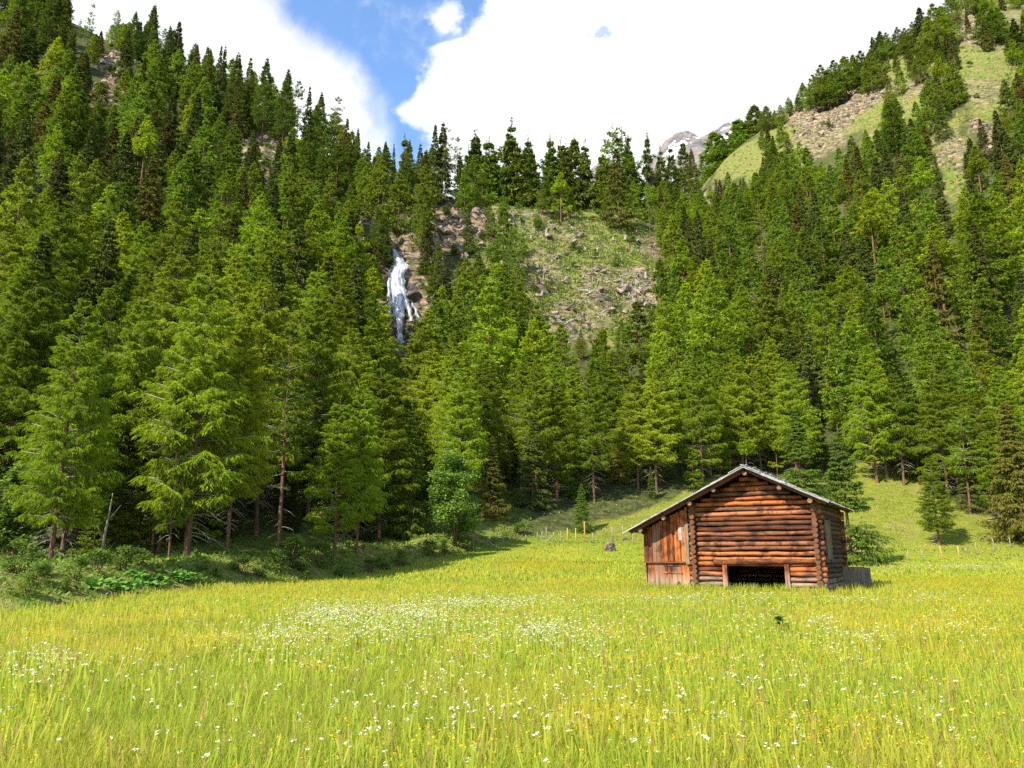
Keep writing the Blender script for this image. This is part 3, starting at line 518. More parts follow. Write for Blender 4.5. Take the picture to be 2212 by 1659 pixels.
def finish_trees():
    sel, rest = [], []
    for kind in ('larch', 'spruce'):
        ts = [t for t in TREES if t['kind'] == kind]
        ts.sort(key=lambda t: (not t['force'], -t['size'])); sel += ts[:300]; rest += ts[300:]
    print('trees', len(TREES), 'individual', len(sel), 'rest', len(rest))
    cells = {}
    for t in sel:
        if t['label']: continue
        if t['force'] and t['pt'] < 345: row = 0
        else: row = 1 if t['pm'] < 400 else 2 if t['pm'] < 640 else 3 if t['pm'] < 860 else 4
        cells.setdefault((t['kind'], row, col_of(t['px'])), []).append(t)
    for (kind, row, c), ts in cells.items():
        ts.sort(key=lambda t: t['px']); big = max(ts, key=lambda t: t['size'])
        for n, t in enumerate(ts):
            col = 'green' if kind == 'larch' else 'dark'
            if len(ts) == 1: t['label'] = f'only {col} {kind} {ROWS[row][1]} {COLS[c][1]}'
            else: t['label'] = f'{col} {kind}, {ordn(n+1)} from the left {ROWS[row][1]} {COLS[c][1]}'
            t['group'] = f'{kind} trees {ROWS[row][1]}'
    for kind in ('larch', 'spruce'):
        for n, t in enumerate(sorted((t for t in sel if t['kind'] == kind and not t['force']), key=lambda t: t['size'])[:len(FAR[kind])]): t['size'] = 1; t['i'] = n
    for t in sel:
        s = t['h']; nm = t['kind']+'_tree'; loc = (t['x'], t['y'], t['z'])
        far = t['size'] < 95 and t['proto'] != 'thin_larch' and not t['force']
        rot = (t['lean'][0]+random.gauss(0, .015), t['lean'][1]+random.gauss(0, .015), t['rz'])
        if far:
            fm = FAR[t['kind']]; o = obj(nm, fm[t['i'] % len(fm)], None, loc, rot, (s/18*t['wide'],)*2+(s/18,))
        else:
            c, tr, H = PR[t['proto']][t['i'] % len(PR[t['proto']])]; k = s/H; kw = k*t['wide']
            if t['y'] < 110 and t['h'] > 9: kw = max(kw, .42*t['wide'])
            o = obj(nm, None, None, loc, rot, (kw, kw, k)); obj('trunk', tr, o); obj('crown', c, o)
        tag(o, t['label'], t['kind'], t['group'] or 'trees at the front of the forest')
    for kind in ('larch', 'spruce'):
        ts = [t for t in rest if t['kind'] == kind]
        if not ts: continue
        fm = FAR[kind]; srcs = []
        me = bpy.data.meshes.new(kind+'_forest'); me.vertices.add(len(ts))
        me.vertices.foreach_set('co', np.array([(t['x'], t['y'], t['z']) for t in ts], np.float32).ravel())
        for nm, ty, vals in (('rz', 'FLOAT', [t['rz'] for t in ts]), ('sc', 'FLOAT', [t['h']/18 for t in ts]), ('wd', 'FLOAT', [t['wide'] for t in ts]), ('vr', 'INT', [t['i'] % len(fm) for t in ts])):
            a = me.attributes.new(nm, ty, 'POINT'); a.data.foreach_set('value', vals)
        o = obj(kind+'_forest', me); tag(o, f'remaining {kind} trees massed far up the wooded slopes', 'forest', kind='stuff')
        ng = bpy.data.node_groups.new(kind+'_forest', 'GeometryNodeTree'); ng.interface.new_socket('Geometry', in_out='INPUT', socket_type='NodeSocketGeometry'); ng.interface.new_socket('Geometry', in_out='OUTPUT', socket_type='NodeSocketGeometry')
        N = ng.nodes; L = ng.links; gi = N.new('NodeGroupInput'); go = N.new('NodeGroupOutput'); jn = N.new('GeometryNodeJoinGeometry')
        def attr(n, ty='FLOAT'):
            a = N.new('GeometryNodeInputNamedAttribute'); a.data_type = ty; a.inputs['Name'].default_value = n; return next(x for x in a.outputs if x.enabled and x.name == 'Attribute')
        cr = N.new('ShaderNodeCombineXYZ'); L.new(attr('rz'), cr.inputs[2])
        mu = N.new('ShaderNodeMath'); mu.operation = 'MULTIPLY'; L.new(attr('sc'), mu.inputs[0]); L.new(attr('wd'), mu.inputs[1])
        cs = N.new('ShaderNodeCombineXYZ'); L.new(mu.outputs[0], cs.inputs[0]); L.new(mu.outputs[0], cs.inputs[1]); L.new(attr('sc'), cs.inputs[2])
        for v, fmesh in enumerate(fm):
            src = next((q for q in S.objects if q.data == fmesh), None)
            if src is None: src = next(q for q in S.objects if q.data in fm)
            oi = N.new('GeometryNodeObjectInfo'); oi.transform_space = 'ORIGINAL'; oi.inputs['Object'].default_value = src; oi.inputs['As Instance'].default_value = True
            ip = N.new('GeometryNodeInstanceOnPoints'); L.new(gi.outputs[0], ip.inputs['Points']); L.new(oi.outputs['Geometry'], ip.inputs['Instance']); L.new(cr.outputs[0], ip.inputs['Rotation']); L.new(cs.outputs[0], ip.inputs['Scale'])
            cm = N.new('FunctionNodeCompare'); cm.data_type = 'INT'; cm.operation = 'EQUAL'
            ins = [s_ for s_ in cm.inputs if s_.enabled and s_.type == 'INT']; L.new(attr('vr', 'INT'), ins[0]); ins[1].default_value = v
            L.new(cm.outputs[0], ip.inputs['Selection']); L.new(ip.outputs[0], jn.inputs[0])
        L.new(jn.outputs[0], go.inputs[0]); md = o.modifiers.new('scatter', 'NODES'); md.node_group = ng
finish_trees()
# ------------------------------------------------------------------ hut position
HC = np.array([13.15, 34.0]); HA = RAD(-30); hx = np.array([cos(HA), sin(HA)]); hy = np.array([-sin(HA), cos(HA)])
HZ = -.20
def hw(lx, ly): p = HC+hx*lx+hy*ly; return p[0], p[1]
def in_hut(x, y, m=.15):
    dx, dy = x-HC[0], y-HC[1]; lx = dx*hx[0]+dy*hx[1]; ly = dx*hy[0]+dy*hy[1]
    return (lx > -7.87-m) & (lx < .1+m) & (ly > -m) & (ly < 7.2+m)
# ------------------------------------------------------------------ meadow grass and flowers (uncountable)
def grass_mat(name, a, b, c_, f, trans=.45):
    m, nt = newmat(name); t = NT(nt); tc = t.node('ShaderNodeTexCoord').outputs['Object']; geo = t.node('ShaderNodeNewGeometry')
    c = t.mix(geo.outputs['Random Per Island'], a, b)
    n = t.noise(tc, .18, 3); n2 = t.noise(tc, .9, 3)
    c = t.mix(t.math('MULTIPLY', t.ramp(n, .45, .68), f), c, c_); c = t.mix(t.math('MULTIPLY', t.ramp(n2, .55, .68), .35), c, (.15,.29,.015))
    isl2 = t.math('FRACT', t.math('MULTIPLY', geo.outputs['Random Per Island'], 13.7)); c = t.mix(t.maprange(isl2, .86, .9), c, (.42,.30,.10))
    p = t.node('ShaderNodeBsdfPrincipled'); t.l.new(c, p.inputs['Base Color']); p.inputs['Roughness'].default_value = .6; p.inputs['Specular IOR Level'].default_value = .08
    tr = t.node('ShaderNodeBsdfTranslucent'); t.l.new(c, tr.inputs[0]); mx = t.node('ShaderNodeMixShader'); mx.inputs[0].default_value = trans
    t.l.new(p.outputs[0], mx.inputs[1]); t.l.new(tr.outputs[0], mx.inputs[2]); o = t.node('ShaderNodeOutputMaterial'); t.l.new(mx.outputs[0], o.inputs[0]); return m
M['grass'] = grass_mat('meadow_grass', (.215,.325,.025), (.51,.52,.06), (.58,.46,.05), .5)
def wedge(n, y0, y1, umax=.80):
    y = np.sqrt(rng.uniform(y0*y0, y1*y1, n)); u = rng.uniform(-umax, umax, n); return y*u, y
def meadow_ok(x, y): return (edge_d(x, y) < .3) & ~in_hut(x, y) & ((forest_front(x, y) < 0) | (x < 0))
def blades(x, y, hgt, w, lean=.35):
    n = len(x); z = terrain(x, y)-.02; a = rng.uniform(0, 2*pi, n); f = rng.uniform(0, 2*pi, n); l = rng.uniform(.05, lean, n)*hgt
    W = np.stack([np.cos(a), np.sin(a), 0*a], -1)*w[:, None]*.5; B = np.stack([x, y, z], -1); D = np.stack([np.cos(f)*l, np.sin(f)*l, hgt], -1)
    Mi = B+D*np.array([.35, .35, .6]); Tp = B+D
    V = np.stack([B-W, B+W, Mi+W*.75, Mi-W*.75, Tp], 1).reshape(-1, 3); i = np.arange(n)[:, None]*5
    return V, i+np.array([0, 1, 2, 3]), i+np.array([3, 2, 4])
def build_grass():
    Vs, Qs, Ts, o = [], [], [], 0
    for n, y0, y1, h0, h1, w0, w1 in ((190000, 3.5, 11, .07, .26, .004, .009), (240000, 11, 24, .09, .26, .007, .016), (170000, 24, 45, .10, .28, .017, .036), (90000, 45, 92, .10, .26, .05, .10)):
        x, y = wedge(n, y0, y1); k = meadow_ok(x, y); x, y = x[k], y[k]; n = len(x)
        patch = .75+.5*vn(x/1.6, y/1.6, 31); h = rng.uniform(h0, h1, n)*patch; h = np.where(y > 62, h*.55, h)
        V, Q, T = blades(x, y, h, rng.uniform(w0, w1, n), .85); Vs.append(V); Qs.append(Q+o); Ts.append(T+o); o += len(V)
    # taller weeds round the hut
    m = 3500; lx = rng.uniform(-8.6, 3.0, m); ly = rng.uniform(-1.1, .1, m); ly = np.where(lx > .3, rng.uniform(-1, 6, m), ly); x, y = HC[0]+hx[0]*lx+hy[0]*ly, HC[1]+hx[1]*lx+hy[1]*ly
    k = ~in_hut(x, y, .05); x, y = x[k], y[k]; V, Q, T = blades(x, y, rng.uniform(.3, .62, len(x)), rng.uniform(.02, .04, len(x))); Vs.append(V); Qs.append(Q+o); Ts.append(T+o)
    tag(obj('meadow_grass', mesh_np('meadow_grass', np.concatenate(Vs), np.concatenate(Qs), np.concatenate(Ts), [M['grass']])), 'tall yellow-green grass blades covering the whole meadow', 'grass', kind='stuff')
build_grass()
M['white_petal'] = foliage('white_umbels', [(.58,.58,.34), (.80,.80,.60)], .3, 0, (.8,.8,.7), 0)
M['yellow_petal'] = foliage('yellow_petals', [(.80,.60,.01), (.85,.42,.01)], .3, 0, (.8,.6,.02), 0)
M['rust_seed'] = foliage('sorrel_seed', [(.42,.20,.05), (.52,.38,.12)], .3, 0, (.4,.2,.02), 0)
def px_ellipses(lst):
    X = []
    for px, py, rx, ry, n in lst:
        r = np.abs(rng.normal(0, .72, n))+.12*rng.random(n); a = rng.random(n)*2*pi; qx = px+rx*r*np.cos(a); qy = np.maximum(py+ry*r*np.sin(a), 1212)
        for a_, b_ in zip(qx, qy):
            d = ray(a_, b_); Y = 8.; lo, hi = 4., 90.
            for _ in range(16):
                mid = (lo+hi)/2; g = float(base_h(d[0]/d[1]*mid, mid)); 
                if CZ+d[2]/d[1]*mid < g+.25: hi = mid
                else: lo = mid
            X.append((d[0]/d[1]*lo, lo))
    return np.array(X)
def umbels(P, r0, r1, h0, h1, name, mat, label, cluster=7, stem=True):
    n = len(P); k = meadow_ok(P[:, 0], P[:, 1]); P = P[k]; n = len(P); x, y = P.T; z = terrain(x, y); h = rng.uniform(h0, h1, n); lx = x+rng.normal(0, .05, n); ly = y+rng.normal(0, .05, n)
    R = rng.uniform(r0, r1, n)*(1+np.clip(y-14, 0, 40)*.02)*np.clip(y/15, .9, 1); Vs, Qs, mi = [], [], []; o = 0
    for c in range(cluster):
        a = 2*pi*c/cluster+rng.random(n)*.8; q = 0 if c == 0 else rng.uniform(.45, .75, n); cx = lx+np.cos(a)*R*q; cy = ly+np.sin(a)*R*q; cz = z+h-R*.25*q*q+rng.normal(0, .008, n); rr = R*rng.uniform(.28, .45, n)
        t1 = rng.normal(0, .35, n); t2 = rng.normal(0, .35, n)
        pts = [np.stack([cx+rr*cos(b), cy+rr*sin(b), cz+rr*(t1*cos(b)+t2*sin(b))], -1) for b in (0, pi/2, pi, 3*pi/2)]
        Vs.append(np.stack(pts, 1).reshape(-1, 3)); Qs.append(np.arange(n)[:, None]*4+np.arange(4)+o); mi.append(np.zeros(n)); o += 4*n
    if stem:
        w = .004+.0003*y; p = [np.stack([x-w, y, z], -1), np.stack([x+w, y, z], -1), np.stack([lx+w, ly, z+h-.01], -1), np.stack([lx-w, ly, z+h-.01], -1)]
        Vs.append(np.stack(p, 1).reshape(-1, 3)); Qs.append(np.arange(n)[:, None]*4+np.arange(4)+o); mi.append(np.ones(n))
    tag(obj(name, mesh_np(name, np.concatenate(Vs), np.concatenate(Qs), None, [mat, M['grass']], np.concatenate(mi))), label, 'flowers', kind='stuff')
W = px_ellipses([(720,1335,110,35,260),(860,1320,160,30,330),(1000,1310,180,28,380),(1180,1350,160,40,300),(1260,1395,110,30,130),(560,1395,120,30,130),(700,1420,110,35,110),(110,1440,110,35,150),(60,1465,80,30,80),(330,1455,120,40,70),
   (950,1470,60,30,50),(1130,1300,200,16,240),(1450,1300,260,12,240),(1850,1300,250,10,120),(1620,1345,130,40,90),(1820,1420,120,50,90),(1640,1470,120,40,60),(2080,1226,170,5,330),(1960,1224,60,4,60),(2000,1290,60,10,60),
   (1100,1500,900,110,260),(1900,1520,300,100,120),(480,1620,500,40,40),(1106,1400,1100,120,1000),(1106,1550,1100,110,420),(720,1330,90,25,600),(900,1335,120,25,600),(620,1375,110,25,260),(830,1370,130,20,260),(1180,1370,150,25,300),(1010,1305,220,12,400),(1850,1390,120,20,120),(110,1430,120,25,180),(1780,1350,60,12,80),(1500,1292,150,6,120),(1640,1288,60,5,60),(2060,1350,160,60,90)])
W = W[(W[:, 1] > 13) | (rng.random(len(W)) < .45)]
umbels(W, .016, .036, .24, .42, 'white_flowers', M['white_petal'], 'white flat-topped umbels scattered in drifts through the meadow')
fx, fy = wedge(52000, 5.0, 46); nz = fbm(fx/5, fy/5, 3, 40); k = nz > .40
Yl = px_ellipses([(1010,1385,70,22,380),(1180,1215,140,20,2600),(1250,1225,120,8,600),(2080,1330,200,70,2600),(1950,1290,200,30,900),(2160,1275,100,30,1800),(450,1380,300,20,500),(100,1370,180,14,400),(60,1520,80,80,150),(950,1600,400,40,120),(1330,1540,200,30,160),(680,1440,80,20,160),(2050,1250,200,8,1200),(520,1310,300,14,500),(1500,1420,400,50,900),(1800,1550,400,60,500),(600,1290,300,10,700)])
umbels(np.concatenate([np.stack([fx[k], fy[k]], -1), Yl]), .013, .022, .18, .34, 'yellow_flowers', M['yellow_petal'], 'small yellow buttercups dotted through the meadow', 4)
fx, fy = wedge(22000, 5.0, 40); nz = fbm(fx/4+9, fy/4, 3, 44); k = nz > .5
umbels(np.stack([fx[k], fy[k]], -1), .010, .02, .20, .38, 'sorrel_heads', M['rust_seed'], 'rusty sorrel and grass seed heads in the meadow', 3)
# ------------------------------------------------------------------ leafy plants
def leafballs(seed, blobs, n, ls, flat=.3):
    """leaf-sized faces gathered in clumps: blobs = (x, y, z, rx, ry, rz)"""
    r = np.random.default_rng(seed); P = []
    for bx, by, bz, rx, ry, rz in blobs:
        m = int(n*rx*rz); d = r.normal(0, 1, (m, 3)); d /= np.linalg.norm(d, axis=1, keepdims=True); q = r.random(m)**.33*r.uniform(.75, 1.1, m)
        P.append(np.array([bx, by, bz])+d*q[:, None]*np.array([rx, ry, rz]))
    P = np.concatenate(P); m = len(P); D = r.normal(0, 1, (m, 3)); D[:, 2] = D[:, 2]*flat-.15; D /= np.linalg.norm(D, axis=1, keepdims=True)
    W = np.cross(D, r.normal(0, 1, (m, 3))*.5+np.array([0, 0, 1.])); W /= np.linalg.norm(W, axis=1, keepdims=True); l = ls*r.uniform(.6, 1.2, m)[:, None]
    V = np.stack([P, P+D*l*.5+W*l*.36, P+D*l, P+D*l*.5-W*l*.36], 1).reshape(-1, 3); return V, np.arange(len(V)).reshape(-1, 4)
def blob_tree(seed, H, Rw, cb, nb):
    r = np.random.default_rng(seed); B = []
    for i in range(nb):
        s = r.random(); a = r.random()*2*pi; env = Rw*math.sin(pi*min(.95, .22+.72*s))**.7; q = r.uniform(.25, .85); B.append((cos(a)*env*q, sin(a)*env*q, cb+(H-cb)*s*.93, *(r.uniform(.28, .42)*Rw,)*2, r.uniform(.2, .32)*Rw))
    return B
def trees_broad():
    for px, pb, ptp, Y, wd, n, lb in ((983,1196,968,67,1.15,26,'round pale green broadleaf tree at the meadow edge between dark spruces'), (25,1215,1010,38,1.3,22,'light green broadleaf bush-tree at the far left picture edge'), (335,1215,1115,47,.8,10,'low leafy sapling behind the bank near the leaning trunk')):
        x, y = at(px, pb, Y)[:2]; z = gz(x, y); H = top_h(px, ptp, x, y, z); Rw = H*.27*wd
        V, Q = leafballs(px, blob_tree(px, H, Rw, H*.12, n*2), 420 if H > 5 else 700, .24)
        o = obj('broadleaf_tree', None, None, (x, y, z)); tag(o, lb, 'tree', 'broadleaf trees at the forest edge')
        mb = MB()
        for s in range(4): mb.tube([(0,0,-.3), (sin(s*2)*.25, cos(s*2)*.25, H*.3), (sin(s*2)*Rw*.5, cos(s*2)*Rw*.5, H*.75)], [.12, .08, .02], 6)
        obj('trunk', mb.mesh('leafy_trunk', BK), o); obj('crown', mesh_np('leafy_crown', V, Q, None, [M['leaf']]), o)
trees_broad()
BP = []
for i in range(3):
    V, Q = leafballs(50+i, blob_tree(60+i, 1.5, 1.0, .05, 14), 1300, .12); BP.append(mesh_np('bush_leaves', V, Q, None, [M['leaf']]))
BST = MB()
for s in range(6): BST.tube([(0,0,-.2), (sin(s)*.3, cos(s)*.3, .6), (sin(s)*.6, cos(s)*.6, 1.1)], [.025, .018, .006], 4)
BSM = BST.mesh('bush_stems', BK)
def bushes():
    pts = [(35,1240,1.5),(80,1262,1.0),(160,1250,1.0),(210,1236,1.2),(265,1230,1.3),(300,1222,1.1),(345,1242,.7),(440,1236,1.0),(520,1240,1.2),(560,1246,1.1),(590,1232,1.6),(625,1222,2.2),(650,1236,1.3),(690,1222,2.0),(735,1246,.9),(800,1236,1.2),(830,1228,1.3),(868,1222,1.5),(1125,1156,1.5),(1010,1192,1.6),(930,1200,1.6),
           (470,1250,.7),(390,1236,.6),(140,1280,.7),(55,1285,.9),(230,1252,.6),(320,1262,.6),(660,1252,.7),(760,1250,.6),(1895,1218,.8),(1880,1225,1.0),(960,1196,1.3)]
    out = []
    for i, (px, py, s) in enumerate(pts):
        p = hit(px, py); out.append((px, p, s))
    out.sort(key=lambda a: a[0])
    for n, (px, p, s) in enumerate(out):
        o = obj('bush', None, None, (p[0], p[1], p[2]-.1), (0, 0, n*1.7), (s*.62, s*.62, s*.55)); obj('stem', BSM, o); obj('leaves', BP[n % 3], o)
        wh = 'on the forest bank left of the meadow' if px < 900 else 'along the middle forest edge' if px < 1500 else 'beside the hut'
        grp = [q for q in out if (q[0] < 900) == (px < 900) and (q[0] < 1500) == (px < 1500)]; k = [q[0] for q in grp].index(px)+1
        tag(o, f'leafy green bush, {ordn(k)} from the left {wh}', 'bush', 'bushes along the forest edge')
bushes()
def scrub():
    rr = random.Random(77); L = []
    for c, n in (((1100,470,120,30),12), ((1000,560,60,60),12), ((1060,600,60,60),10), ((1250,560,130,70),10), ((1300,460,90,15),6), ((930,620,40,60),9), ((1150,650,60,40),6), ((235,200,25,60),8), ((2000,180,140,80),14), ((1780,280,80,40),8), ((570,360,30,30),5)):
        for _ in range(n): L.append((rr.gauss(c[0], c[2]*.6), rr.gauss(c[1], c[3]*.6)))
    L = sorted(l for l in L if l[1] > 20); reg = {}
    for a, b in L:
        k = 'on the left crag' if a < 700 else 'on the rocks right of the waterfall' if a < 1020 else 'on the clearing' if a < 1500 else 'on the high right-hand slope'; reg.setdefault(k, []).append((a, b))
    for k, v in reg.items():
        for n, (a, b) in enumerate(v):
            p = hit(a, b, 90); s = rr.uniform(.9, 2.3); o = obj('shrub', BP[n % 3], None, (p[0], p[1], p[2]-.2), (0, 0, n*1.3), (s, s, s*rr.uniform(.7, 1.2))); tag(o, f'green shrub, {ordn(n+1)} from the left {k}', 'shrub', 'shrubs on the open slopes')
scrub()
def butterbur(r, n=26, mat='leaf_bright', sz=.24, sp=.75, up=(.15, .5)):
    mb = MB()
    for i in range(n):
        a = r.random()*2*pi; q = r.random()**.6*sp; h = r.uniform(*up); c = np.array([cos(a)*q, sin(a)*q, h]); k = sz*r.uniform(.6, 1.1); tx, ty = r.gauss(0, .35), r.gauss(0, .35)
        mb.poly([c+np.array([cos(b)*k*m, sin(b)*k*m, k*(tx*cos(b)+ty*sin(b))-(.12*k if m > .9 else 0)]) for b, m in [(j*pi/4, (.35 if j == 0 else 1)) for j in range(8)]])
    st = MB()
    for i in range(8): a = i*.8; st.tube([(0,0,-.1), (cos(a)*.3, sin(a)*.3, .25)], [.012, .008], 4)
    return mb.mesh('butterbur_leaves', [M[mat]]), st.mesh('butterbur_stalks', [M['leaf']])
def butterburs():
    r = random.Random(3); pts = [(285,1248),(300,1256),(318,1262),(232,1270),(250,1278),(268,1275),(345,1258),(375,1252),(392,1262),(405,1255),(205,1276),(330,1272)]; P = [butterbur(r) for _ in range(3)]
    for n, (px, py) in enumerate(sorted(pts)):
        p = hit(px, py); o = obj('butterbur_plant', None, None, (p[0], p[1], p[2]), (0, 0, n), (.62,)*3); obj('leaf', P[n % 3][0], o); obj('stem', P[n % 3][1], o)
        tag(o, f'clump of large round bright green leaves, {ordn(n+1)} from the left on the bank', 'plant', 'big-leaved plants on the bank')
    p = hit(1690, 1378); lf, st = butterbur(random.Random(8), 16, 'leaf_dark', .10, .2, (.1, .62)); o = obj('weed_plant', None, None, p, (0,0,.5), (.8,.8,.85)); obj('leaf', lf, o); obj('stem', st, o)
    tag(o, 'single dark broad-leaved weed standing in the meadow in front of the hut', 'plant')
butterburs()
# undergrowth: ferns and herbs nobody could count
def undergrowth():
    n = 150000; x, y = wedge(n, 16, 100); e = edge_d(x, y); k = ((e > .2) & (e < 20) & (x < 2)); x, y = x[k], y[k]; n = len(x); z = terrain(x, y)
    h = rng.uniform(.08, .30, n)*(.5+1.0*vn(x/1.3, y/1.3, 9))*np.clip(y/38, .5, 1); a = rng.uniform(0, 2*pi, n); D = np.stack([np.cos(a)*h*.8, np.sin(a)*h*.8, h], -1); B = np.stack([x, y, z], -1); W = np.stack([-np.sin(a), np.cos(a), 0*a], -1)*(h*.28)[:, None]
    V = np.stack([B, B+D*.55+W, B+D*np.array([1, 1, .85]), B+D*.55-W], 1).reshape(-1, 3)
    tag(obj('undergrowth', mesh_np('undergrowth', V, np.arange(len(V)).reshape(-1, 4), None, [M['leaf']])), 'low herbs and ferns covering the bank and forest floor', 'undergrowth', kind='stuff')
    # tussocks and low scrub on the cleared slope
    P = []
    for i in range(13000):
        px, py = random.uniform(920, 1440), random.uniform(430, 745)
        P.append((px, py))
    P += [(random.uniform(1500, 2212), random.uniform(0, 430)) for _ in range(5200)]
    # drop the samples on the slope through a coarse table of ray hits
    gx = np.arange(900, 2240, 12); gy = np.arange(-10, 760, 12); Yt = np.zeros((len(gx), len(gy)))
    for i, a_ in enumerate(gx):
        for j, b_ in enumerate(gy): Yt[i, j] = hit(a_, b_, 118, base_h)[1]
    X = []
    for px, py in P:
        i = int((px-900)//12); j = int((py+10)//12); Y = Yt[min(i, len(gx)-1), min(j, len(gy)-1)]+random.uniform(-4, 4)
        if Y < 560: d = ray(px, py); X.append((d[0]/d[1]*Y, Y))
    X = np.array(X); pu = rng.uniform(.02, .75, 3500); py_ = rng.uniform(66, 112, 3500); X = np.concatenate([X, np.stack([pu*py_, py_], -1)]); x, y = X.T; z, rk, op, ed = terrain(x, y, True); k = ((op > .15) | (y < 112)) & (rk+vn(x/2, y/2, 77)*.8 < 1.1); x, y, z = x[k], y[k], z[k]; n = len(x); K = 5
    xs = np.repeat(x, K)+rng.normal(0, .35, n*K); ys = np.repeat(y, K)+rng.normal(0, .35, n*K); zs = np.repeat(z, K)-.1; s = np.repeat(rng.uniform(.25, .75, n), K)*(1+.5*(ys > 350))*np.where(ys < 112, .3, 1); a = rng.uniform(0, 2*pi, n*K)
    D = np.stack([np.cos(a)*s*.7, np.sin(a)*s*.7, s], -1); W = np.stack([-np.sin(a), np.cos(a), 0*a], -1)*(s*.3)[:, None]; B = np.stack([xs, ys, zs], -1)
    V = np.stack([B, B+D*.55+W, B+D, B+D*.55-W], 1).reshape(-1, 3)
    tag(obj('grass_tussocks', mesh_np('grass_tussocks', V, np.arange(len(V)).reshape(-1, 4), None, [M['tuss']])), 'grass tussocks and low scrub on the open slopes', 'grass', kind='stuff')
M['tuss'] = foliage('tussock_grass', [(.10,.19,.02), (.30,.31,.06)], .3, 0, (.4,.3,.1), 0)
undergrowth()
M['stumpwood'] = surface('grey_stump_wood', lambda t, v: t.mix(t.ramp(t.noise(t.mapping(v,(6,6,1)), 2.5, 5), .4, .6), (.12,.095,.07), (.38,.33,.27)))
# ------------------------------------------------------------------ boulders, stumps, fallen trunks
def boulder_mesh(seed, jag=1.0, n=4):
    me = bpy.data.meshes.new('boulder'); import bmesh; bm = bmesh.new(); bmesh.ops.create_icosphere(bm, subdivisions=n, radius=1)
    r = random.Random(seed); pl = [(np.array([r.gauss(0, 1) for _ in range(3)]), r.uniform(.38, .78)) for _ in range(17)]; pl = [(a/np.linalg.norm(a), d) for a, d in pl]
    for v in bm.verts:
        p = np.array(v.co)
        for a, d in pl:
            e = p.dot(a)-d
            if e > 0: p = p-a*e*.98
        s = 1+.16*jag*(float(fbm(p[0]*2.2+seed, p[1]*2.2+p[2]*1.7, 4, seed))-.5)*2; v.co = p*s
    bm.to_mesh(me); bm.free(); me.materials.append(M['rock']); return me
BM_ = [boulder_mesh(s) for s in (1, 5, 9, 14)]
def rocks():
    p = hit(1319, 1191); o = obj('boulder', BM_[0], None, (p[0], p[1], p[2]+.12), (.2, .1, .6), (.72, .6, .68)); tag(o, 'grey-pink boulder lying in the meadow below the post fence', 'boulder')
    L = []
    rr = random.Random(21)
    for c in ROCK[:10]+[(1330,580,80,60,1),(1200,600,60,60,1),(1260,520,90,40,1)]:
        for _ in range(7): L.append((rr.gauss(c[0], c[2]*.5), rr.gauss(c[1], c[3]*.5), rr.uniform(.6, 2.3)))
    for c in ROCK[16:23]:
        for _ in range(3): L.append((rr.gauss(c[0], c[2]*.5), rr.gauss(c[1], c[3]*.5), rr.uniform(1.2, 3.2)))
    for c, m_ in (((965,500,50,45),14), ((1035,495,50,30),12), ((1000,545,40,30),8), ((1395,655,25,45),9), ((1310,645,60,40),8), ((1230,700,60,30),8), ((1160,610,30,40),7), ((800,505,30,18),5), ((235,150,20,18),5), ((220,225,25,40),6)):
        for _ in range(m_): L.append((rr.gauss(c[0], c[2]*.55), rr.gauss(c[1], c[3]*.55), rr.uniform(1.4, 3.4)))
    L = [(a, b, s) for a, b, s in L if b > 60]; L.sort()
    zs = {}
    for a, b, s in L:
        k = ('on the upper rim of the clearing' if b < 500 else 'in the middle of the clearing' if b < 600 else 'at the foot of the clearing') if a < 1480 else 'on the high right-hand slope'
        zs.setdefault(k, []).append((a, b, s))
    for k, v in zs.items():
        for n, (a, b, s) in enumerate(v):
            p = hit(a, b, 90); o = obj('boulder', BM_[n % 4], None, (p[0], p[1], p[2]+s*.1), ((rr.gauss(0, .4), rr.gauss(0, .4), rr.random()*6) if s < 2.4 else (rr.gauss(.5, .2), rr.gauss(.45, .2), rr.gauss(.5, .4))), (s, s*.8, s*.62) if s < 2.4 else (s, s*.45, s*.40))
            tag(o, f'tan boulder, {ordn(n+1)} from the left {k}', 'boulder', 'boulders on the open slopes')
    for n, (a, b) in enumerate([(1882,1268),(1893,1272),(1870,1278),(1855,1281),(1748,1287),(1762,1284),(2085,1190),(1640,1095),(1395,1158),(1350,1165)]):
        p = hit(a, b); s = rr.uniform(.18, .34); o = obj('stone', BM_[(n+1) % 4], None, (p[0], p[1], p[2]+.1), (0, .3, n), (s*1.2, s, s*.9))
        tag(o, 'pale stone, '+['upper one at the foot of the leaning panel','rightmost one beside the leaning panel','middle one below the leaning panel','leftmost one below the leaning panel','at the front right corner of the hut','just right of the hut corner logs','in the grass above the right fence','on the grass slope behind the roof','below the left eave behind the hut','above the boulder by the fence'][n], 'stone', 'loose stones round the hut and fence')
    # stumps
    r2 = random.Random(5); mb = MB(); mb.tube([(0,0,-.5), (0,0,0), (0.02,0,.3), (.05,0,1.0)], [.52,.42,.30,.26], 9, 0, wob=.2)
    for a in range(4): mb.tube([(0,0,.1), (cos(a*1.6)*.7, sin(a*1.6)*.7, -.25)], [.14, .06], 5)
    sm = mb.mesh('stump', [M['stumpwood']]); S_ = [(1110,478),(1148,520),(1180,505),(1215,535),(1240,520),(1265,540),(1290,545),(1300,490),(1320,470),(1335,555),(1365,545),(1190,570),(1225,610),(1260,600),(1290,650),(1170,640),(1345,620),(1385,640),(1238,500),(1280,460),(1325,520),(1395,600)]
    S_.sort()
    for n, (a, b) in enumerate(S_):
        p = hit(a, b, 100); s = r2.uniform(.7, 1.35); o = obj('tree_stump', sm, None, p, (r2.gauss(0, .2), r2.gauss(0, .2), r2.random()*6), (s, s, s*r2.uniform(.7, 1.5))); tag(o, f'weathered grey tree stump, {ordn(n+1)} from the left on the clearing', 'stump', 'stumps on the clearing')
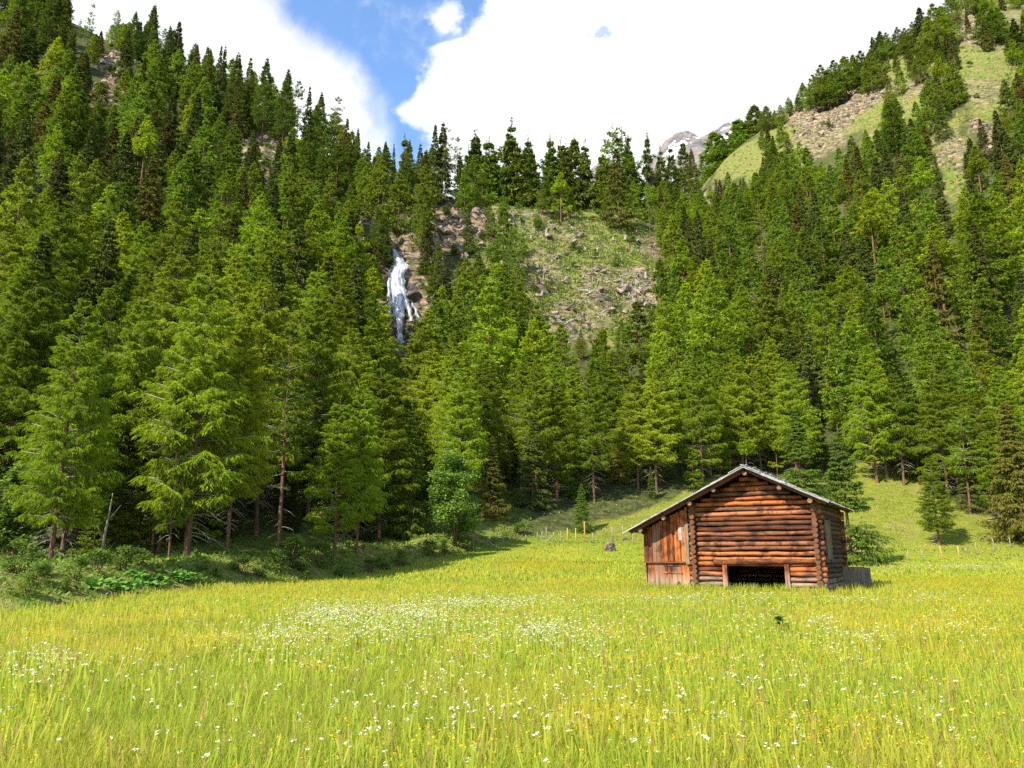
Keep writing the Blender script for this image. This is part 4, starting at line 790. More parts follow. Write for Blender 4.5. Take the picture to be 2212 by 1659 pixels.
    # fallen trunks
    mb = MB(); mb.tube([(0,0,0), (3,.1,.1), (6,-.1,0), (9,.1,.15)], [.24,.2,.15,.07], 7, 0, wob=.15)
    for x in (1.5, 3.2, 4.4, 6, 7.4): mb.tube([(x,0,.05), (x+.5, random.uniform(-.8, .8), random.uniform(.4, 1))], [.06, .015], 4)
    fm = mb.mesh('fallen_trunk', [M['deadwood']]); Fs = [(1250,632,-8),(1262,640,20),(1300,680,28),(1205,712,35),(1225,700,25),(1180,500,60),(1130,470,10),(1340,600,15),(1200,560,50),(1280,560,5),(1370,700,30),(1050,640,40),(1310,615,12),(1160,690,20)]
    Fs.sort()
    for n, (a, b, g) in enumerate(Fs):
        p = hit(a, b, 100); q = hit(a+34, b-g*.5, 100); d = q-p; az = math.atan2(d[1], d[0]) if np.linalg.norm(d) < 25 else .3*n; el = math.atan2(d[2], math.hypot(d[0], d[1]))
        o = obj('fallen_trunk', fm, None, (p[0], p[1], p[2]+.35), (0, -min(el, .9), az), (.75, .9, .9)); tag(o, f'silvery fallen trunk, {ordn(n+1)} from the left on the clearing', 'fallen trunk', 'fallen trunks on the clearing')
rocks()
def brushwood():
    rr = random.Random(91); mb = MB()
    for _ in range(900):
        c = rr.choice([(1230,580,170,110),(1300,650,90,50),(1100,500,90,40),(1380,640,40,60),(1000,640,50,40)]); a, b = rr.gauss(c[0], c[2]*.5), rr.gauss(c[1], c[3]*.5)
        if not (430 < b < 740 and 930 < a < 1430): continue
        p = hit(a, b, 150, base_h); x, y = p[0], p[1]; z = gz(x, y)+.15; L = rr.uniform(.6, 2.6); g = rr.uniform(-.6, .6)+(0 if rr.random() < .6 else 1.5); dx, dy = cos(g)*L, sin(g)*L
        z2 = gz(x+dx, y+dy)+.2; r0 = rr.uniform(.03, .10); mb.tube([(x,y,z),(x+dx,y+dy,z2+rr.uniform(0,.3))], [r0, r0*.5], 4)
    tag(obj('brushwood', mb.mesh('brushwood', [M['deadwood']])), 'grey sticks and logging debris littering the cleared slope', 'brushwood', kind='stuff')
brushwood()
# ------------------------------------------------------------------ waterfall
def water():
    m, nt = newmat('falling_water'); t = NT(nt); tc = t.node('ShaderNodeTexCoord').outputs['Object']
    n = t.noise(t.mapping(tc, (1.0, .4, .13)), 1.5, 6, .62, .4); n2 = t.noise(t.mapping(tc, (1.3, .4, .09)), 1.3, 4, .6, .3)
    c = t.mix(t.ramp(n, .40, .58), (.24,.26,.28), (.80,.80,.79)); c = t.mix(t.math('MULTIPLY', t.ramp(n2, .54, .66), .6), c, (.16,.17,.18))
    p = t.node('ShaderNodeBsdfPrincipled'); t.l.new(c, p.inputs['Base Color']); p.inputs['Roughness'].default_value = .7
    tr = t.node('ShaderNodeBsdfTransparent'); mx = t.node('ShaderNodeMixShader'); al = t.node('ShaderNodeAttribute', attribute_name='thin')
    f = t.math('MULTIPLY', al.outputs['Fac'], t.maprange(n2, .3, .62)); t.l.new(t.math('MULTIPLY', f, 1.3, clamp=True), mx.inputs[0]); t.l.new(p.outputs[0], mx.inputs[1]); t.l.new(tr.outputs[0], mx.inputs[2])
    o = t.node('ShaderNodeOutputMaterial'); t.l.new(mx.outputs[0], o.inputs[0])
    root = obj('waterfall', None, None, tuple(hit(860, 757, 120))); tag(root, 'white waterfall dropping down the dark rock gully', 'waterfall'); R0 = np.array(root.location)
    strands = [[(842,848,533),(850,861,552),(851,872,563),(849,882,572),(843,878,582),(838,871,592),(837,874,612),(840,876,637),(845,881,650),(846,875,672),(847,869,707),(849,871,733),(860,872,758)],
               [(866,878,640),(876,884,655),(880,888,672),(885,893,694)], [(889,893,654),(897,901,674),(905,910,690),(917,921,702)], [(838,842,600),(836,843,650),(838,846,690),(843,849,725)]]
    for si, st in enumerate(strands):
        pys = np.arange(st[0][2], st[-1][2]+.1, 1.6); l = np.interp(pys, [a[2] for a in st], [a[0] for a in st])-2.0; r = np.interp(pys, [a[2] for a in st], [a[1] for a in st])+2.0
        nc = 22 if si == 0 else 8; V = []; th = []
        cl = [hit((a+b)/2, c, 120, base_h) for a, b, c in zip(l, r, pys)]
        Yc = np.array([c[1] for c in cl]); Yc = np.convolve(np.pad(Yc, 6, mode='edge'), np.ones(13)/13, 'valid')
        for i, py in enumerate(pys):
            for j in range(nc):
                s = j/(nc-1); edge = abs(2*s-1); jit = (float(vn(np.array([py*.10]), np.array([si*9+(0. if s < .5 else 5.)]), 3)[0])-.5)*5*edge
                px = l[i]+(r[i]-l[i])*s+jit; bulge = 1.6*(1-edge**2)+0.5*float(fbm(np.array([s*4+si]), np.array([py*.05]), 3, 4)[0])
                p = at(px, py, Yc[i]-2.6-bulge); V.append(p-R0); th.append(max(edge**3.0, .75*max(0, (py-700)/60) if si == 0 else .35))
        n_ = len(pys); ii = np.arange(n_*nc).reshape(n_, nc); Q = np.stack([ii[:-1, :-1], ii[:-1, 1:], ii[1:, 1:], ii[1:, :-1]], -1).reshape(-1, 4)
        me = mesh_np('water_strand', V, Q, smooth=True, mats=[m]); a = me.attributes.new('thin', 'FLOAT', 'POINT'); a.data.foreach_set('value', np.array(th, np.float32)); obj('water_strand', me, root)
    # wet rock flanks
    mr = surface('wet_rock', lambda t, v: (lambda n: (t.mix(t.ramp(n, .35, .7), (.018,.016,.014), (.17,.12,.09)), n))(t.noise(v, 1.4, 7, .7)), .45, .5, (1, .3))
    for n, (a, b, s, ds) in enumerate([(884,600,3.2,1),(893,625,4.2,.5),(900,655,4.6,.5),(912,680,4.2,1.2),(880,690,3.4,1.2),(838,570,2.6,0),(832,615,3.2,.6),(836,660,3.2,.8),(884,720,3.8,1.5),(905,705,3.0,1.5),(858,545,2.2,-1),(840,545,2.2,0)]):
        p = hit(a, b, 120, base_h); me = BM_[n % 4].copy(); me.materials[0] = mr; o = obj('wet_boulder', me, None, (p[0], p[1]+ds, p[2]), (n, n*.7, n*1.3), (s*.8, s*.7, s*1.15))
        side = 'right' if a > 860 else 'left'; tag(o, f'dark wet rock on the {side} flank of the waterfall, {["top","upper","middle","lower","bottom-left","top-left","upper-left","mid-left","lowest","low right","lip-side","lip-left"][n]} one', 'rock', 'wet rocks beside the waterfall')
water()
# ------------------------------------------------------------------ hut
def wood(name, a, b, gr, grf=.3, axis='x', dark=.5):
    def bld(t, v):
        geo = t.node('ShaderNodeNewGeometry'); isl = geo.outputs['Random Per Island']
        sc = {'x': (.5,6,6), 'y': (6,.5,6), 'z': (7,7,.45)}[axis]; mv = t.node('ShaderNodeVectorMath', operation='ADD'); t.l.new(t.mapping(v, sc), mv.inputs[0]); cb = t.node('ShaderNodeCombineXYZ'); t.l.new(t.math('MULTIPLY', isl, 40), cb.inputs[0]); t.l.new(cb.outputs[0], mv.inputs[1])
        n = t.noise(mv.outputs[0], 1.6, 8, .72, .3); n2 = t.noise(v, 1.6, 4, .7)
        c = t.mix(t.ramp(n, .40, .60), a, b); i2 = t.math('FRACT', t.math('MULTIPLY', isl, 9.7)); c = t.mix(t.math('MULTIPLY', t.maprange(isl, .1, .9), .7), c, tuple(x*.6 for x in a)); c = t.mix(t.math('MULTIPLY', t.maprange(t.math('FRACT', t.math('MULTIPLY', isl, 23.3)), .6, 1), .55), c, tuple(min(.7, x*1.6) for x in b))
        c = t.mix(t.math('MULTIPLY', t.maprange(i2, .55, 1), grf), c, gr); c = t.mix(t.math('MULTIPLY', t.ramp(n2, .47, .6), dark), c, (.022,.012,.008))
        sx = t.node('ShaderNodeSeparateXYZ'); t.l.new(v, sx.inputs[0]); c = t.mix(t.math('MULTIPLY', t.math('MULTIPLY', t.maprange(sx.outputs[2], 1.25, .25), t.maprange(n, .3, .6)), .65), c, (.50,.38,.27))
        kn = t.node('ShaderNodeTexVoronoi'); kn.inputs['Scale'].default_value = 3.2; t.l.new(v, kn.inputs['Vector']); c = t.mix(t.maprange(kn.outputs['Distance'], .10, .05), c, (.03,.014,.008))
        return c, n
    return surface(name, bld, .8, .2, (.9, .03))
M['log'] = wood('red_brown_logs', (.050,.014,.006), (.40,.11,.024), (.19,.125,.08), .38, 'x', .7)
M['logy'] = wood('shade_darkened_logs', (.025,.012,.008), (.13,.055,.025), (.10,.075,.055), .6, 'y', .7)  # darker copy of the log colour: shade of the side walls painted in
M['plank'] = wood('red_planks', (.07,.015,.005), (.50,.135,.028), (.42,.26,.15), .35, 'z', .65)
M['greybrown'] = surface('greybrown_boards', lambda t, v: (lambda n: (t.mix(t.ramp(n, .3, .7), (.09,.065,.04), (.26,.20,.13)), n))(t.noise(t.mapping(v, (6,6,.8)), 3, 6, .7)), .9, .1, (.5, .02))
M['end'] = surface('log_end_grain', lambda t, v: (t.mix(t.ramp(t.noise(v, 9, 5, .7), .35, .65), (.05,.025,.015), (.28,.15,.08))), .9)
M['shake'] = surface('silver_grey_shingles', lambda t, v: (lambda n: (t.mix(t.node('ShaderNodeNewGeometry').outputs['Random Per Island'], t.mix(t.ramp(n, .35, .65), (.10,.09,.08), (.30,.28,.255)), t.mix(n, (.20,.19,.17), (.46,.44,.41))), n))(t.noise(t.mapping(v, (1,5,1)), 3, 6, .7)), .85, .2, (.5, .02))
M['dark'] = surface('black_gap_shade', lambda t, v: [.012,.008,.006], 1, 0)  # near-black that stands in for the shade between the logs
M['under'] = surface('dark_rafters', lambda t, v: (t.mix(t.noise(v, 4, 5), (.05,.022,.012), (.20,.085,.04))), .9)
M['post'] = surface('weathered_post', lambda t, v: (t.mix(t.noise(t.mapping(v, (8,8,1)), 3, 5), (.15,.13,.10), (.34,.30,.24))), .9)
M['fresh'] = surface('fresh_orange_post', lambda t, v: (t.mix(t.noise(t.mapping(v, (8,8,1)), 3, 5), (.45,.20,.05), (.62,.34,.10))), .8)
def hut():
    root = obj('log_hut', None, None, (HC[0], HC[1], HZ), (0, 0, HA)); tag(root, 'weathered red-brown log hay hut with grey shingle roof on the flower meadow', 'hut')
    W1, D = 5.37, 7.1; RZ, SL = 5.62, .485; XR = -2.72
    roof = lambda x: RZ-SL*abs(x-XR)
    r = random.Random(4)
    def log(mb, p0, p1, rad, cap=1):
        p0, p1 = np.array(p0, float), np.array(p1, float); K = max(3, int(np.linalg.norm(p1-p0)/.45)); d = (p1-p0)
        off = [np.array([r.gauss(0, .008), r.gauss(0, .008), r.gauss(0, .010)]) for _ in range(K+1)]; tp = r.uniform(-.10, .10)
        mb.tube([p0+d*i/K+off[i] for i in range(K+1)], [rad*(1+tp*(i/K-.5))*(1+r.gauss(0, .02)) for i in range(K+1)], 10, 0, cap, wob=.11)
    dz = .222
    # front
    mb = MB(); i = 0
    while True:
        z = .10+dz*i
        if z > RZ-.32: break
        e = .28+r.uniform(-.05, .05); jz = r.uniform(-.01, .01)
        if z < 4.2: x0, x1 = -W1-e, e
        else: hwid = (RZ-.22-z)/SL; x0, x1 = XR-hwid, XR+hwid; x0 = max(x0, -W1-.3); x1 = min(x1, .3)
        if z < 1.35:
            log(mb, (x0, 0, z), (-4.02-.1, 0, z+jz), .098); log(mb, (-1.32+.1, 0, z), (x1, 0, z+jz), .098)
        else: log(mb, (x0, 0, z), (x1, 0, z+jz), .095+r.uniform(-.010, .010))
        i += 1
    obj('front_wall', mb.mesh('front_wall', [M['log'], M['end']]), root)
    # side walls, back
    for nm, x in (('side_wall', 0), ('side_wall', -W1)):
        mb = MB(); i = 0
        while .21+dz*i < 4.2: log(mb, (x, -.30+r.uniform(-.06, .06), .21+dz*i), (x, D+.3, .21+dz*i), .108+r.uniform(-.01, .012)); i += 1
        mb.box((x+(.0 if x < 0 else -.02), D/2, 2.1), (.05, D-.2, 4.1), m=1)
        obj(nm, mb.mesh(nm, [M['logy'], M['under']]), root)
    mb = MB(); i = 0
    while .1+dz*i < RZ-.35:
        z = .1+dz*i; hwid = min((RZ-.22-z)/SL, W1/2+.3); log(mb, (XR-hwid, D, z), (XR+hwid, D, z), .11); i += 1
    obj('back_wall', mb.mesh('back_wall', [M['log'], M['end']]), root)
    mb = MB(); mb.box((-W1/2, D/2, 1.62), (W1-.1, D-.2, .06)); mb.box((-W1/2, D/2+1.2, .03), (W1-.1, D-2.8, .04)); obj('floor', mb.mesh('floor', [M['under']]), root)
    # black sheets inside the front and back logs, painted shade for the gaps
    def shade_sheet(pp): mb = MB(); mb.poly(pp); obj('gap_shade_sheet', mb.mesh('gap_shade_sheet', [M['dark']]), root)
    shade_sheet([(-W1, D-.08, 0), (0, D-.08, 0), (0, D-.08, 4.2), (XR, D-.08, RZ-.15), (-W1, D-.08, 4.2)]); shade_sheet([(-W1+.03, .09, .02), (-W1+1.27, .09, .02), (-W1+1.27, .09, 1.35), (-W1+.03, .09, 1.35)]); shade_sheet([(-1.22, .09, .02), (-.03, .09, .02), (-.03, .09, 1.35), (-1.22, .09, 1.35)])
    mb = MB(); mb.poly([(-W1, .09, 1.36), (0, .09, 1.36), (0, .09, 4.2), (XR, .09, RZ-.15), (-W1, .09, 4.2)]); obj('gap_shade_sheet', mb.mesh('gap_shade_sheet', [M['dark']]), root)
    # posts, lintel, sill of the opening
    for x in (-4.02, -1.32):
        mb = MB(); mb.box((x, -.05, .72), (.19, .26, 1.46), jit=.03); obj('door_post', mb.mesh('door_post', [M['plank']]), root)
    mb = MB(); log(mb, (-4.5, -.10, 1.50), (.05, -.10, 1.545), .115); obj('lintel', mb.mesh('lintel', [M['log'], M['end']]), root)
    mb = MB(); log(mb, (-4.0, 0, .07), (-1.35, 0, .07), .09); obj('threshold', mb.mesh('threshold', [M['log'], M['end']]), root)
    # lean-to
    XL = -7.80
    def planks(nm, x0, x1, z0, zf, y, skip=None):
        mb = MB(); x = x0
        while x < x1-.03:
            w = min(r.uniform(.13, .26), x1-x); zt = zf(x+w/2)
            if not (skip and skip[0] < x+w/2 < skip[1]): mb.box((x+w/2, y+r.uniform(-.012, .012), (z0+zt)/2+r.uniform(-.02, .02)), (w-.012, .035, zt-z0), rotm('y', r.gauss(0, .006)), jit=.012)
            else: 
                mb.box((x+w/2, y, (skip[2]+zt)/2), (w-.012, .033, zt-skip[2]))
            x += w
        return obj(nm, mb.mesh(nm, [M['plank']]), root)
    planks('plank_wall', XL-.05, -W1-.30, 1.52, lambda x: roof(x)-.16, -.06)
    planks('plank_wall', XL+.06, -W1-.30, -.05, lambda x: 1.46, .02, (-6.95, -6.05, 1.32))
    mb = MB(); mb.box((-6.67, -.02, 1.49), (2.45, .16, .07)); obj('crossbeam', mb.mesh('crossbeam', [M['under']]), root)
    mb = MB()
    for k in range(4): mb.box((-6.84+k*.225, -.015, .66), (.205, .035, 1.26), jit=.01)
    mb.box((-6.5, -.05, 1.02), (.92, .035, .07)); mb.box((-6.5, -.05, .2), (.92, .035, .08)); h_ = obj('hatch', mb.mesh('hatch', [M['plank']]), root)
    mb = MB(); mb.box((-6.25, -.085, .55), (.20, .04, .05), rotm('y', -.8)); mb.box((-6.17, -.085, .47), (.05, .04, .22), rotm('y', .2)); obj('latch', mb.mesh('latch', [M['under']]), h_)
    mb = MB(); mb.box((-6.02, -.095, 2.8), (.15, .03, .62)); obj('pale_board', mb.mesh('pale_board', [M['shake']]), root)
    mb = MB(); mb.box((-5.72, -.10, 2.35), (.17, .04, 1.9), jit=.02); obj('edge_board', mb.mesh('edge_board', [M['greybrown']]), root)
    mb = MB(); 
    for k in range(36): mb.box((XL, .1+.2*k, 1.4), (.035, .19, 2.9), jit=.01)
    for k in range(11): mb.box((XL+.12+.22*k, D, 1.45+.05*k), (.2, .035, 2.9+.1*k), jit=.01)
    obj('plank_wall', mb.mesh('plank_wall', [M['plank']]), root)
    # roof
    rf = obj('roof', None, root)
    for sgn, ln in ((1, 3.32), (-1, 5.60)):
        th = math.atan(SL); mb = MB(); rowd = .46; L = ln/cos(th); nr = int(L/rowd)+1
        R_ = rotm('y', sgn*th)
        for k in range(nr):
            y = -.92
            while y < D+1.0:
                w = r.uniform(.12, .26); s0 = L-k*rowd-.40; c = np.array([sgn*s0, 0, 0]) if False else None
                d = s0+r.uniform(-.05, .05); px_ = XR+sgn*d*cos(th); pz = RZ-d*sin(th)+.055+.002*k+r.uniform(0, .018)
                R2 = rotm('y', sgn*(th-.045+r.gauss(0, .012)))
                if d > .3: mb.box((px_, y+w/2, pz), (.95, w-.01, .028), R2 @ rotm('z', r.gauss(0, .02)), jit=.012)
                y += w
        for y in np.arange(-.92, D+.9, .2): mb.box((XR+sgn*(.34)*cos(th), y, RZ-.34*sin(th)+.105+r.uniform(0, .02)), (.78+r.uniform(0, .2), .19, .028), rotm('y', sgn*th), jit=.012)
        # verge boards along the front edge
        for k in range(6):
            a = k*L/6; b = (k+1.25)*L/6; m_ = (a+b)/2; mb.box((XR+sgn*m_*cos(th), -.94+r.uniform(-.02, .02), RZ-m_*sin(th)+.045), ((b-a), .06, .05), rotm('y', sgn*(th+r.gauss(0, .006))), jit=.01)
        obj('shingles', mb.mesh('shingles', [M['shake']]), rf)
        mb = MB(); m_ = L/2; mb.box((XR+sgn*m_*cos(th), (D+.1)/2, RZ-m_*sin(th)-.01), (L, D+1.8, .03), R_)
        for y in (-.62, .9, 2.5, 4.1, 5.7, 7.2): mb.box((XR+sgn*m_*cos(th), y, RZ-m_*sin(th)-.075), (L-.1, .1, .10), R_)
        obj('rafter', mb.mesh('rafter', [M['under']]), rf)
    for x in (XR, XR+1.45, XR-1.45, -.05, -W1+.05, XL+.05, -6.6):
        mb = MB(); z = roof(x)-.22; log(mb, (x, -.78, z), (x, D+.4, z), .10); obj('purlin', mb.mesh('purlin', [M['logy'], M['end']]), root)
    # side hatch frame on the right wall
    mb = MB()
    for y in (1.55, 2.95): mb.box((.14, y, 2.5), (.06, .12, 1.9))
    for y in (1.7, 1.95, 2.2, 2.45, 2.7): mb.box((.125, y+.05, 2.5), (.03, .2, 1.75))
    obj('shutter', mb.mesh('shutter', [M['greybrown']]), root)
    mb = MB()
    for k in range(26): 
        y = r.uniform(-.2, D); mb.box((.16+r.uniform(-.1, .12), y, .02+r.uniform(-.05, .1)), (.3, .36, .24), rotm('z', r.random()*3) @ rotm('x', r.random()), jit=.1)
    for k in range(14):
        x = r.uniform(-1.4, .3); mb.box((x, -.12+r.uniform(-.1, .05), .0+r.uniform(-.05, .06)), (.28, .26, .2), rotm('z', r.random()*3) @ rotm('x', r.random()), jit=.1)
    obj('stone_footing', mb.mesh('stone_footing', [M['rock']]), root)
    # leaning board panel right of the hut
    x, y = hw(.35, 4.6); mb = MB(); k = 0; xx = 0
    while xx < 1.05:
        w = r.uniform(.16, .28); ht = 1.35-.42*max(0, xx-.9); mb.box((xx+w/2, r.uniform(-.01, .01), ht/2-.1), (w-.006, .05, ht), jit=.012); xx += w
    t = obj('board_panel', None, None, (x, y, gz(x, y)-.05), (RAD(-12), 0, RAD(-14)), (1,1,1)); tag(t, 'grey weathered board panel leaning at the shaded right side of the hut', 'panel')
    obj('board', mb.mesh('board', [M['greybrown']]), t); mb = MB(); log(mb, (-.1, -.07, .12), (1.1, -.07, .36), .04, 0); obj('rail', mb.mesh('rail', [M['under']]), t)
hut()
# ------------------------------------------------------------------ fences
def fence(name, label, posts, wires, poles=()):
    pts = [hit(a, b) for a, b, *_ in posts]; o = obj(name, None, None, tuple(pts[0])); tag(o, label, 'fence'); O = np.array(pts[0])
    for p, (a, b, hpx, ln, mt) in zip(pts, posts):
        h = hpx/F*p[1]*1.02; mb = MB(); q = p-O; mb.tube([q+(0,0,-.3), q+(ln*h*.5,0,h*.5), q+(ln*h,0,h)], [.05,.048,.04], 7, 0, wob=.1); c = obj('post', mb.mesh('post', [M[mt]]), o)
    if wires:
        mb = MB()
        for z in (.45, .85):
            for (a, pa), (b, pb) in zip(zip(pts, posts), zip(pts[1:], posts[1:])):
                A = a-O+(pa[3]*z, 0, z); B = b-O+(pb[3]*z, 0, z); mb.tube([A, (A+B)/2+(0, 0, -.05), B], [.006]*3, 3, 0)
        obj('wire', mb.mesh('wire', [M['under']]), o)
    for (a, b, c, d) in poles:
        A = at(a, b, c[0])-O; B = at(d[0], d[1], c[1])-O; mb = MB(); mb.tube([A, (A+B)/2, B], [.055,.05,.04], 7); obj('rail', mb.mesh('rail', [M['post']]), o)
Y1 = hit(1053, 1182)[1]; Y2 = hit(1190, 1174)[1]
fence('post_fence', 'low post fence with broken rails along the middle forest edge', [(1022,1186,16,.05,'post'),(1053,1182,21,.02,'post'),(1086,1178,20,0,'post'),(1115,1174,22,-.05,'post'),(1138,1173,16,-.15,'post'),(1161,1166,16,0,'post'),(1171,1165,16,0,'post'),(1181,1164,24,-.05,'post'),(1195,1171,20,.05,'post'),(1212,1173,24,0,'post'),
  (1226,1173,30,0,'fresh'),(1244,1173,30,0,'fresh'),(1263,1171,42,0,'fresh'),(1282,1174,22,-.1,'post'),(1323,1170,30,0,'post'),(1346,1168,33,0,'post'),(1368,1176,26,0,'post'),(1400,1180,24,0,'post')], True,
  [(985,1181,(Y1+3,Y1),(1053,1172)), (1053,1170,(Y1,Y1-.5),(1074,1181)), (1177,1173,(Y2-1,Y2),(1198,1155))])
fence('meadow_fence', 'low fence of leaning posts at the foot of the right grass slope', [(1800,1205,20,0,'post'),(1880,1206,18,0,'post'),(1924,1209,22,0,'post'),(1962,1211,20,.05,'post'),(1996,1212,22,-.2,'post'),(2037,1208,26,-.15,'fresh'),(2073,1208,26,-.05,'fresh'),(2109,1199,26,.05,'post'),(2151,1190,26,-.18,'post'),(2184,1184,22,-.05,'post'),(2225,1180,22,0,'post')], True)
def forked():                                       # small forked bare tree on the bank
    x, y = at(212, 1236, 40)[:2]; z = gz(x, y); mb = MB(); mb.tube([(0,0,-.2),(.1,0,1.3),(.2,0,2.3),(.25,.1,3.6)], [.07,.06,.045,.015], 6); mb.tube([(.1,0,1.2),(-.5,.1,2.2),(-.75,.2,3.1)], [.045,.03,.01], 5); mb.tube([(.2,0,2.2),(.8,0,3.0)], [.03,.01], 5); mb.tube([(-.5,.1,2.2),(-1.0,0,2.5)], [.02,.006], 4)
    o = obj('bare_sapling', None, None, (x, y, z)); tag(o, 'small forked leafless sapling on the bank between the left trunks', 'sapling'); obj('trunk', mb.mesh('sapling', [M['twig']]), o)
forked()
# ------------------------------------------------------------------ far peaks
def peak(name, px0, px1, prof, Y, label, depth=700):
    A = np.linspace(px0, px1, 150); T = np.linspace(0, 1, 60); V = []
    for t_ in T:
        for a in A:
            top = np.interp(a, *zip(*prof)); p = at(a, top, Y); z0 = p[2]-CZ
            yy = Y-depth*(1-t_) ; zz = CZ+z0*(.62+.38*t_)+90*t_*(1-t_)*0; xx = p[0]
            n = float(fbm(np.array([xx/70.]), np.array([yy/90.]), 5, 13)[0]); rid = 1-abs(2*n-1); V.append((xx, yy, zz+(rid-.6)*70*(1.05-t_)+(float(fbm(np.array([xx/18.]), np.array([yy/18.]), 4, 17)[0])-.5)*22))
        
    V = np.array(V).reshape(60, 150, 3); B = V[-1].copy(); B[:, 1] += 500; B[:, 2] *= .6; V = np.concatenate([V, B[None]]); n, k = 61, 150; ii = np.arange(n*k).reshape(n, k)
    Q = np.stack([ii[:-1, :-1], ii[:-1, 1:], ii[1:, 1:], ii[1:, :-1]], -1).reshape(-1, 4)
    def col(t, v):
        n = t.noise(v, .02, 8, .7); g = t.node('ShaderNodeNewGeometry'); n2 = t.noise(v, .006, 5, .6)
        c = t.mix(t.ramp(n, .35, .65), (.09,.08,.08), (.20,.17,.15)); c = t.mix(t.ramp(n2, .60, .63), c, (.75,.78,.82)); return c, n
    tag(obj(name, mesh_np(name, V.reshape(-1, 3), Q, smooth=False, mats=[surface(name, col, .9, .1, (1, 6))])), label, kind='structure')
peak('mountain', 1400, 1680, [(1400,360),(1438,305),(1462,288),(1478,283),(1495,287),(1508,302),(1525,292),(1550,278),(1572,266),(1590,276),(1620,300),(1680,330)], 2600, 'distant rocky peak with snow gullies behind the forest ridge')
peak('mountain', 1270, 1345, [(1270,372),(1290,352),(1312,343),(1330,352),(1345,365)], 3400, 'tiny snowy summit behind the central skyline trees', 500)
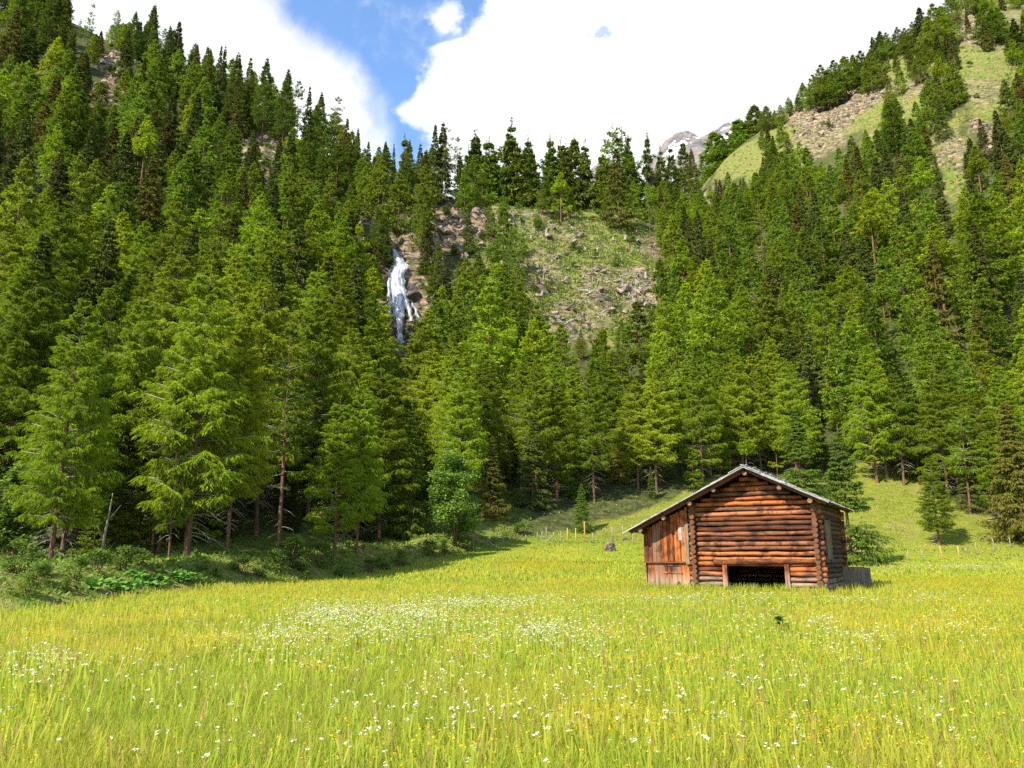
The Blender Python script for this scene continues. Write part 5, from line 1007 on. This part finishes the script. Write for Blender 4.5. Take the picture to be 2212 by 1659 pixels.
# ------------------------------------------------------------------ sky
def sky():
    w = bpy.data.worlds.new('World'); S.world = w; w.use_nodes = True; nt = w.node_tree; nt.nodes.clear(); t = NT(nt)
    st = t.node('ShaderNodeTexSky'); st.sky_type = 'NISHITA'; st.sun_disc = False; st.sun_elevation = SUN_EL; st.sun_rotation = SUN_AZ; st.altitude = 1500; st.air_density = 1.0; st.dust_density = .4; st.ozone_density = 2.0
    tint = t.mix(1.0, st.outputs[0], (1.20,1.36,1.44), 'MULTIPLY')
    bg = t.node('ShaderNodeBackground'); t.l.new(tint, bg.inputs[0]); bg.inputs[1].default_value = SKY_STR
    tc = t.node('ShaderNodeTexCoord').outputs['Generated']; sx = t.node('ShaderNodeSeparateXYZ'); t.l.new(tc, sx.inputs[0])
    yv = t.math('MAXIMUM', sx.outputs[1], .05); u = t.math('DIVIDE', sx.outputs[0], yv); v = t.math('DIVIDE', sx.outputs[2], yv)
    n = t.noise(tc, 7, 9, .60); nb = t.noise(tc, 24, 9, .68); nl = t.noise(tc, 3.0, 5)
    un = t.math('ADD', u, t.math('ADD', t.math('MULTIPLY', t.math('SUBTRACT', n, .5), .15), t.math('MULTIPLY', t.math('SUBTRACT', nb, .5), .06)))
    n9 = t.noise(t.mapping(tc, (1,1,1), (.7,.2,1.1)), 11, 9, .62); vd = t.math('MULTIPLY_ADD', t.math('SUBTRACT', n9, .5), .10, v)
    s = t.math('DIVIDE', t.math('SUBTRACT', v, .4), .6, clamp=True)
    def curve(pts):
        fc = t.node('ShaderNodeFloatCurve'); t.l.new(s, fc.inputs['Value']); cm = fc.mapping; c = cm.curves[0]; pts = sorted(((vv-.4)/.6, uu+.5) for vv, uu in pts)
        c.points[0].location = pts[0]; c.points[-1].location = pts[-1]
        for p in pts[1:-1]: c.points.new(*p)
        for p in c.points: p.handle_type = 'VECTOR'
        cm.update(); return t.math('SUBTRACT', fc.outputs[0], .5)
    Lc = curve([(.4,-.21),(.573,-.213),(.60,-.208),(.642,-.218),(.676,-.243),(.714,-.272),(.76,-.325),(.80,-.365),(1.0,-.46)])
    Rc = curve([(.4,-.11),(.56,-.115),(.588,-.125),(.625,-.165),(.642,-.150),(.668,-.123),(.729,-.121),(.741,-.085),(.748,-.066),(.80,-.038),(.83,-.02),(1.0,.05)])
    a = t.maprange(t.math('SUBTRACT', un, Lc), -.035, .050); b = t.maprange(t.math('SUBTRACT', Rc, un), -.012, .016)
    blue = t.math('MULTIPLY', a, b)
    def ell(u0, v0, ru, rv, e0=1.3, e1=.6):
        d = t.math('ADD', t.math('POWER', t.math('DIVIDE', t.math('ABSOLUTE', t.math('SUBTRACT', un, u0)), ru), 2.0), t.math('POWER', t.math('DIVIDE', t.math('ABSOLUTE', t.math('SUBTRACT', vd, v0)), rv), 2.0)); return t.maprange(d, e0, e1)
    blue = t.math('MAXIMUM', blue, t.math('MULTIPLY', ell(.121,.745,.017,.009,1.7,.3), .6))
    blue = t.math('MULTIPLY', blue, t.math('SUBTRACT', 1.0, t.math('MULTIPLY', ell(-.105,.785,.024,.020,1.8,.1), .7)))
    wisp = t.math('MULTIPLY', t.maprange(n9, .50, .74), .35); blue = t.math('MULTIPLY', blue, t.math('SUBTRACT', 1.0, wisp))
    front = t.maprange(sx.outputs[1], .15, .45)
    back = t.maprange(nl, .60, .50)
    blue = t.math('ADD', t.math('MULTIPLY', blue, front), t.math('MULTIPLY', back, t.math('SUBTRACT', 1.0, front)))
    cloud = t.node('ShaderNodeBackground'); cc = t.mix(t.maprange(n, .62, .38), (.93,.96,1.0), (1,1,1)); t.l.new(cc, cloud.inputs[0])
    cs = t.math('MULTIPLY', t.math('MULTIPLY_ADD', front, CLOUD-.45, .45), t.maprange(t.math('ADD', t.math('MULTIPLY', nl, .6), t.math('MULTIPLY', n9, .4)), .42, .62, .80, 1.12)); t.l.new(cs, cloud.inputs[1])
    mx = t.node('ShaderNodeMixShader'); t.l.new(blue, mx.inputs[0]); t.l.new(cloud.outputs[0], mx.inputs[1]); t.l.new(bg.outputs[0], mx.inputs[2])
    o = t.node('ShaderNodeOutputWorld'); t.l.new(mx.outputs[0], o.inputs[0])
SKY_STR, CLOUD, SUN_STR, EXPO = .13, .62, 5.0, 1.05
sky()
sd = bpy.data.lights.new('sun', 'SUN'); sd.energy = SUN_STR; sd.angle = RAD(.55); sd.color = (1, .955, .87); so = bpy.data.objects.new('sun', sd); COL.objects.link(so)
from mathutils import Vector
dv = Vector((sin(SUN_AZ)*cos(SUN_EL), cos(SUN_AZ)*cos(SUN_EL), sin(SUN_EL))); so.rotation_euler = dv.to_track_quat('Z', 'Y').to_euler(); so.location = (-40, -30, 60)
cd = bpy.data.cameras.new('camera'); cam = bpy.data.objects.new('camera', cd); COL.objects.link(cam); cam.location = (0, 0, CZ); cam.rotation_euler = (pi/2+PITCH, 0, 0)
cd.sensor_width = 36; cd.lens = 36*F/2212; cd.clip_end = 12000; cd.clip_start = .05; S.camera = cam
vs = S.view_settings; S.display_settings.display_device = 'sRGB'; vs.view_transform = 'Standard'; vs.look = 'None'; vs.exposure = EXPO; vs.gamma = 1
cy = S.cycles; cy.max_bounces = 6; cy.diffuse_bounces = 3; cy.transmission_bounces = 4; cy.transparent_max_bounces = 8; cy.use_denoising = False
print('objects', len(S.objects))
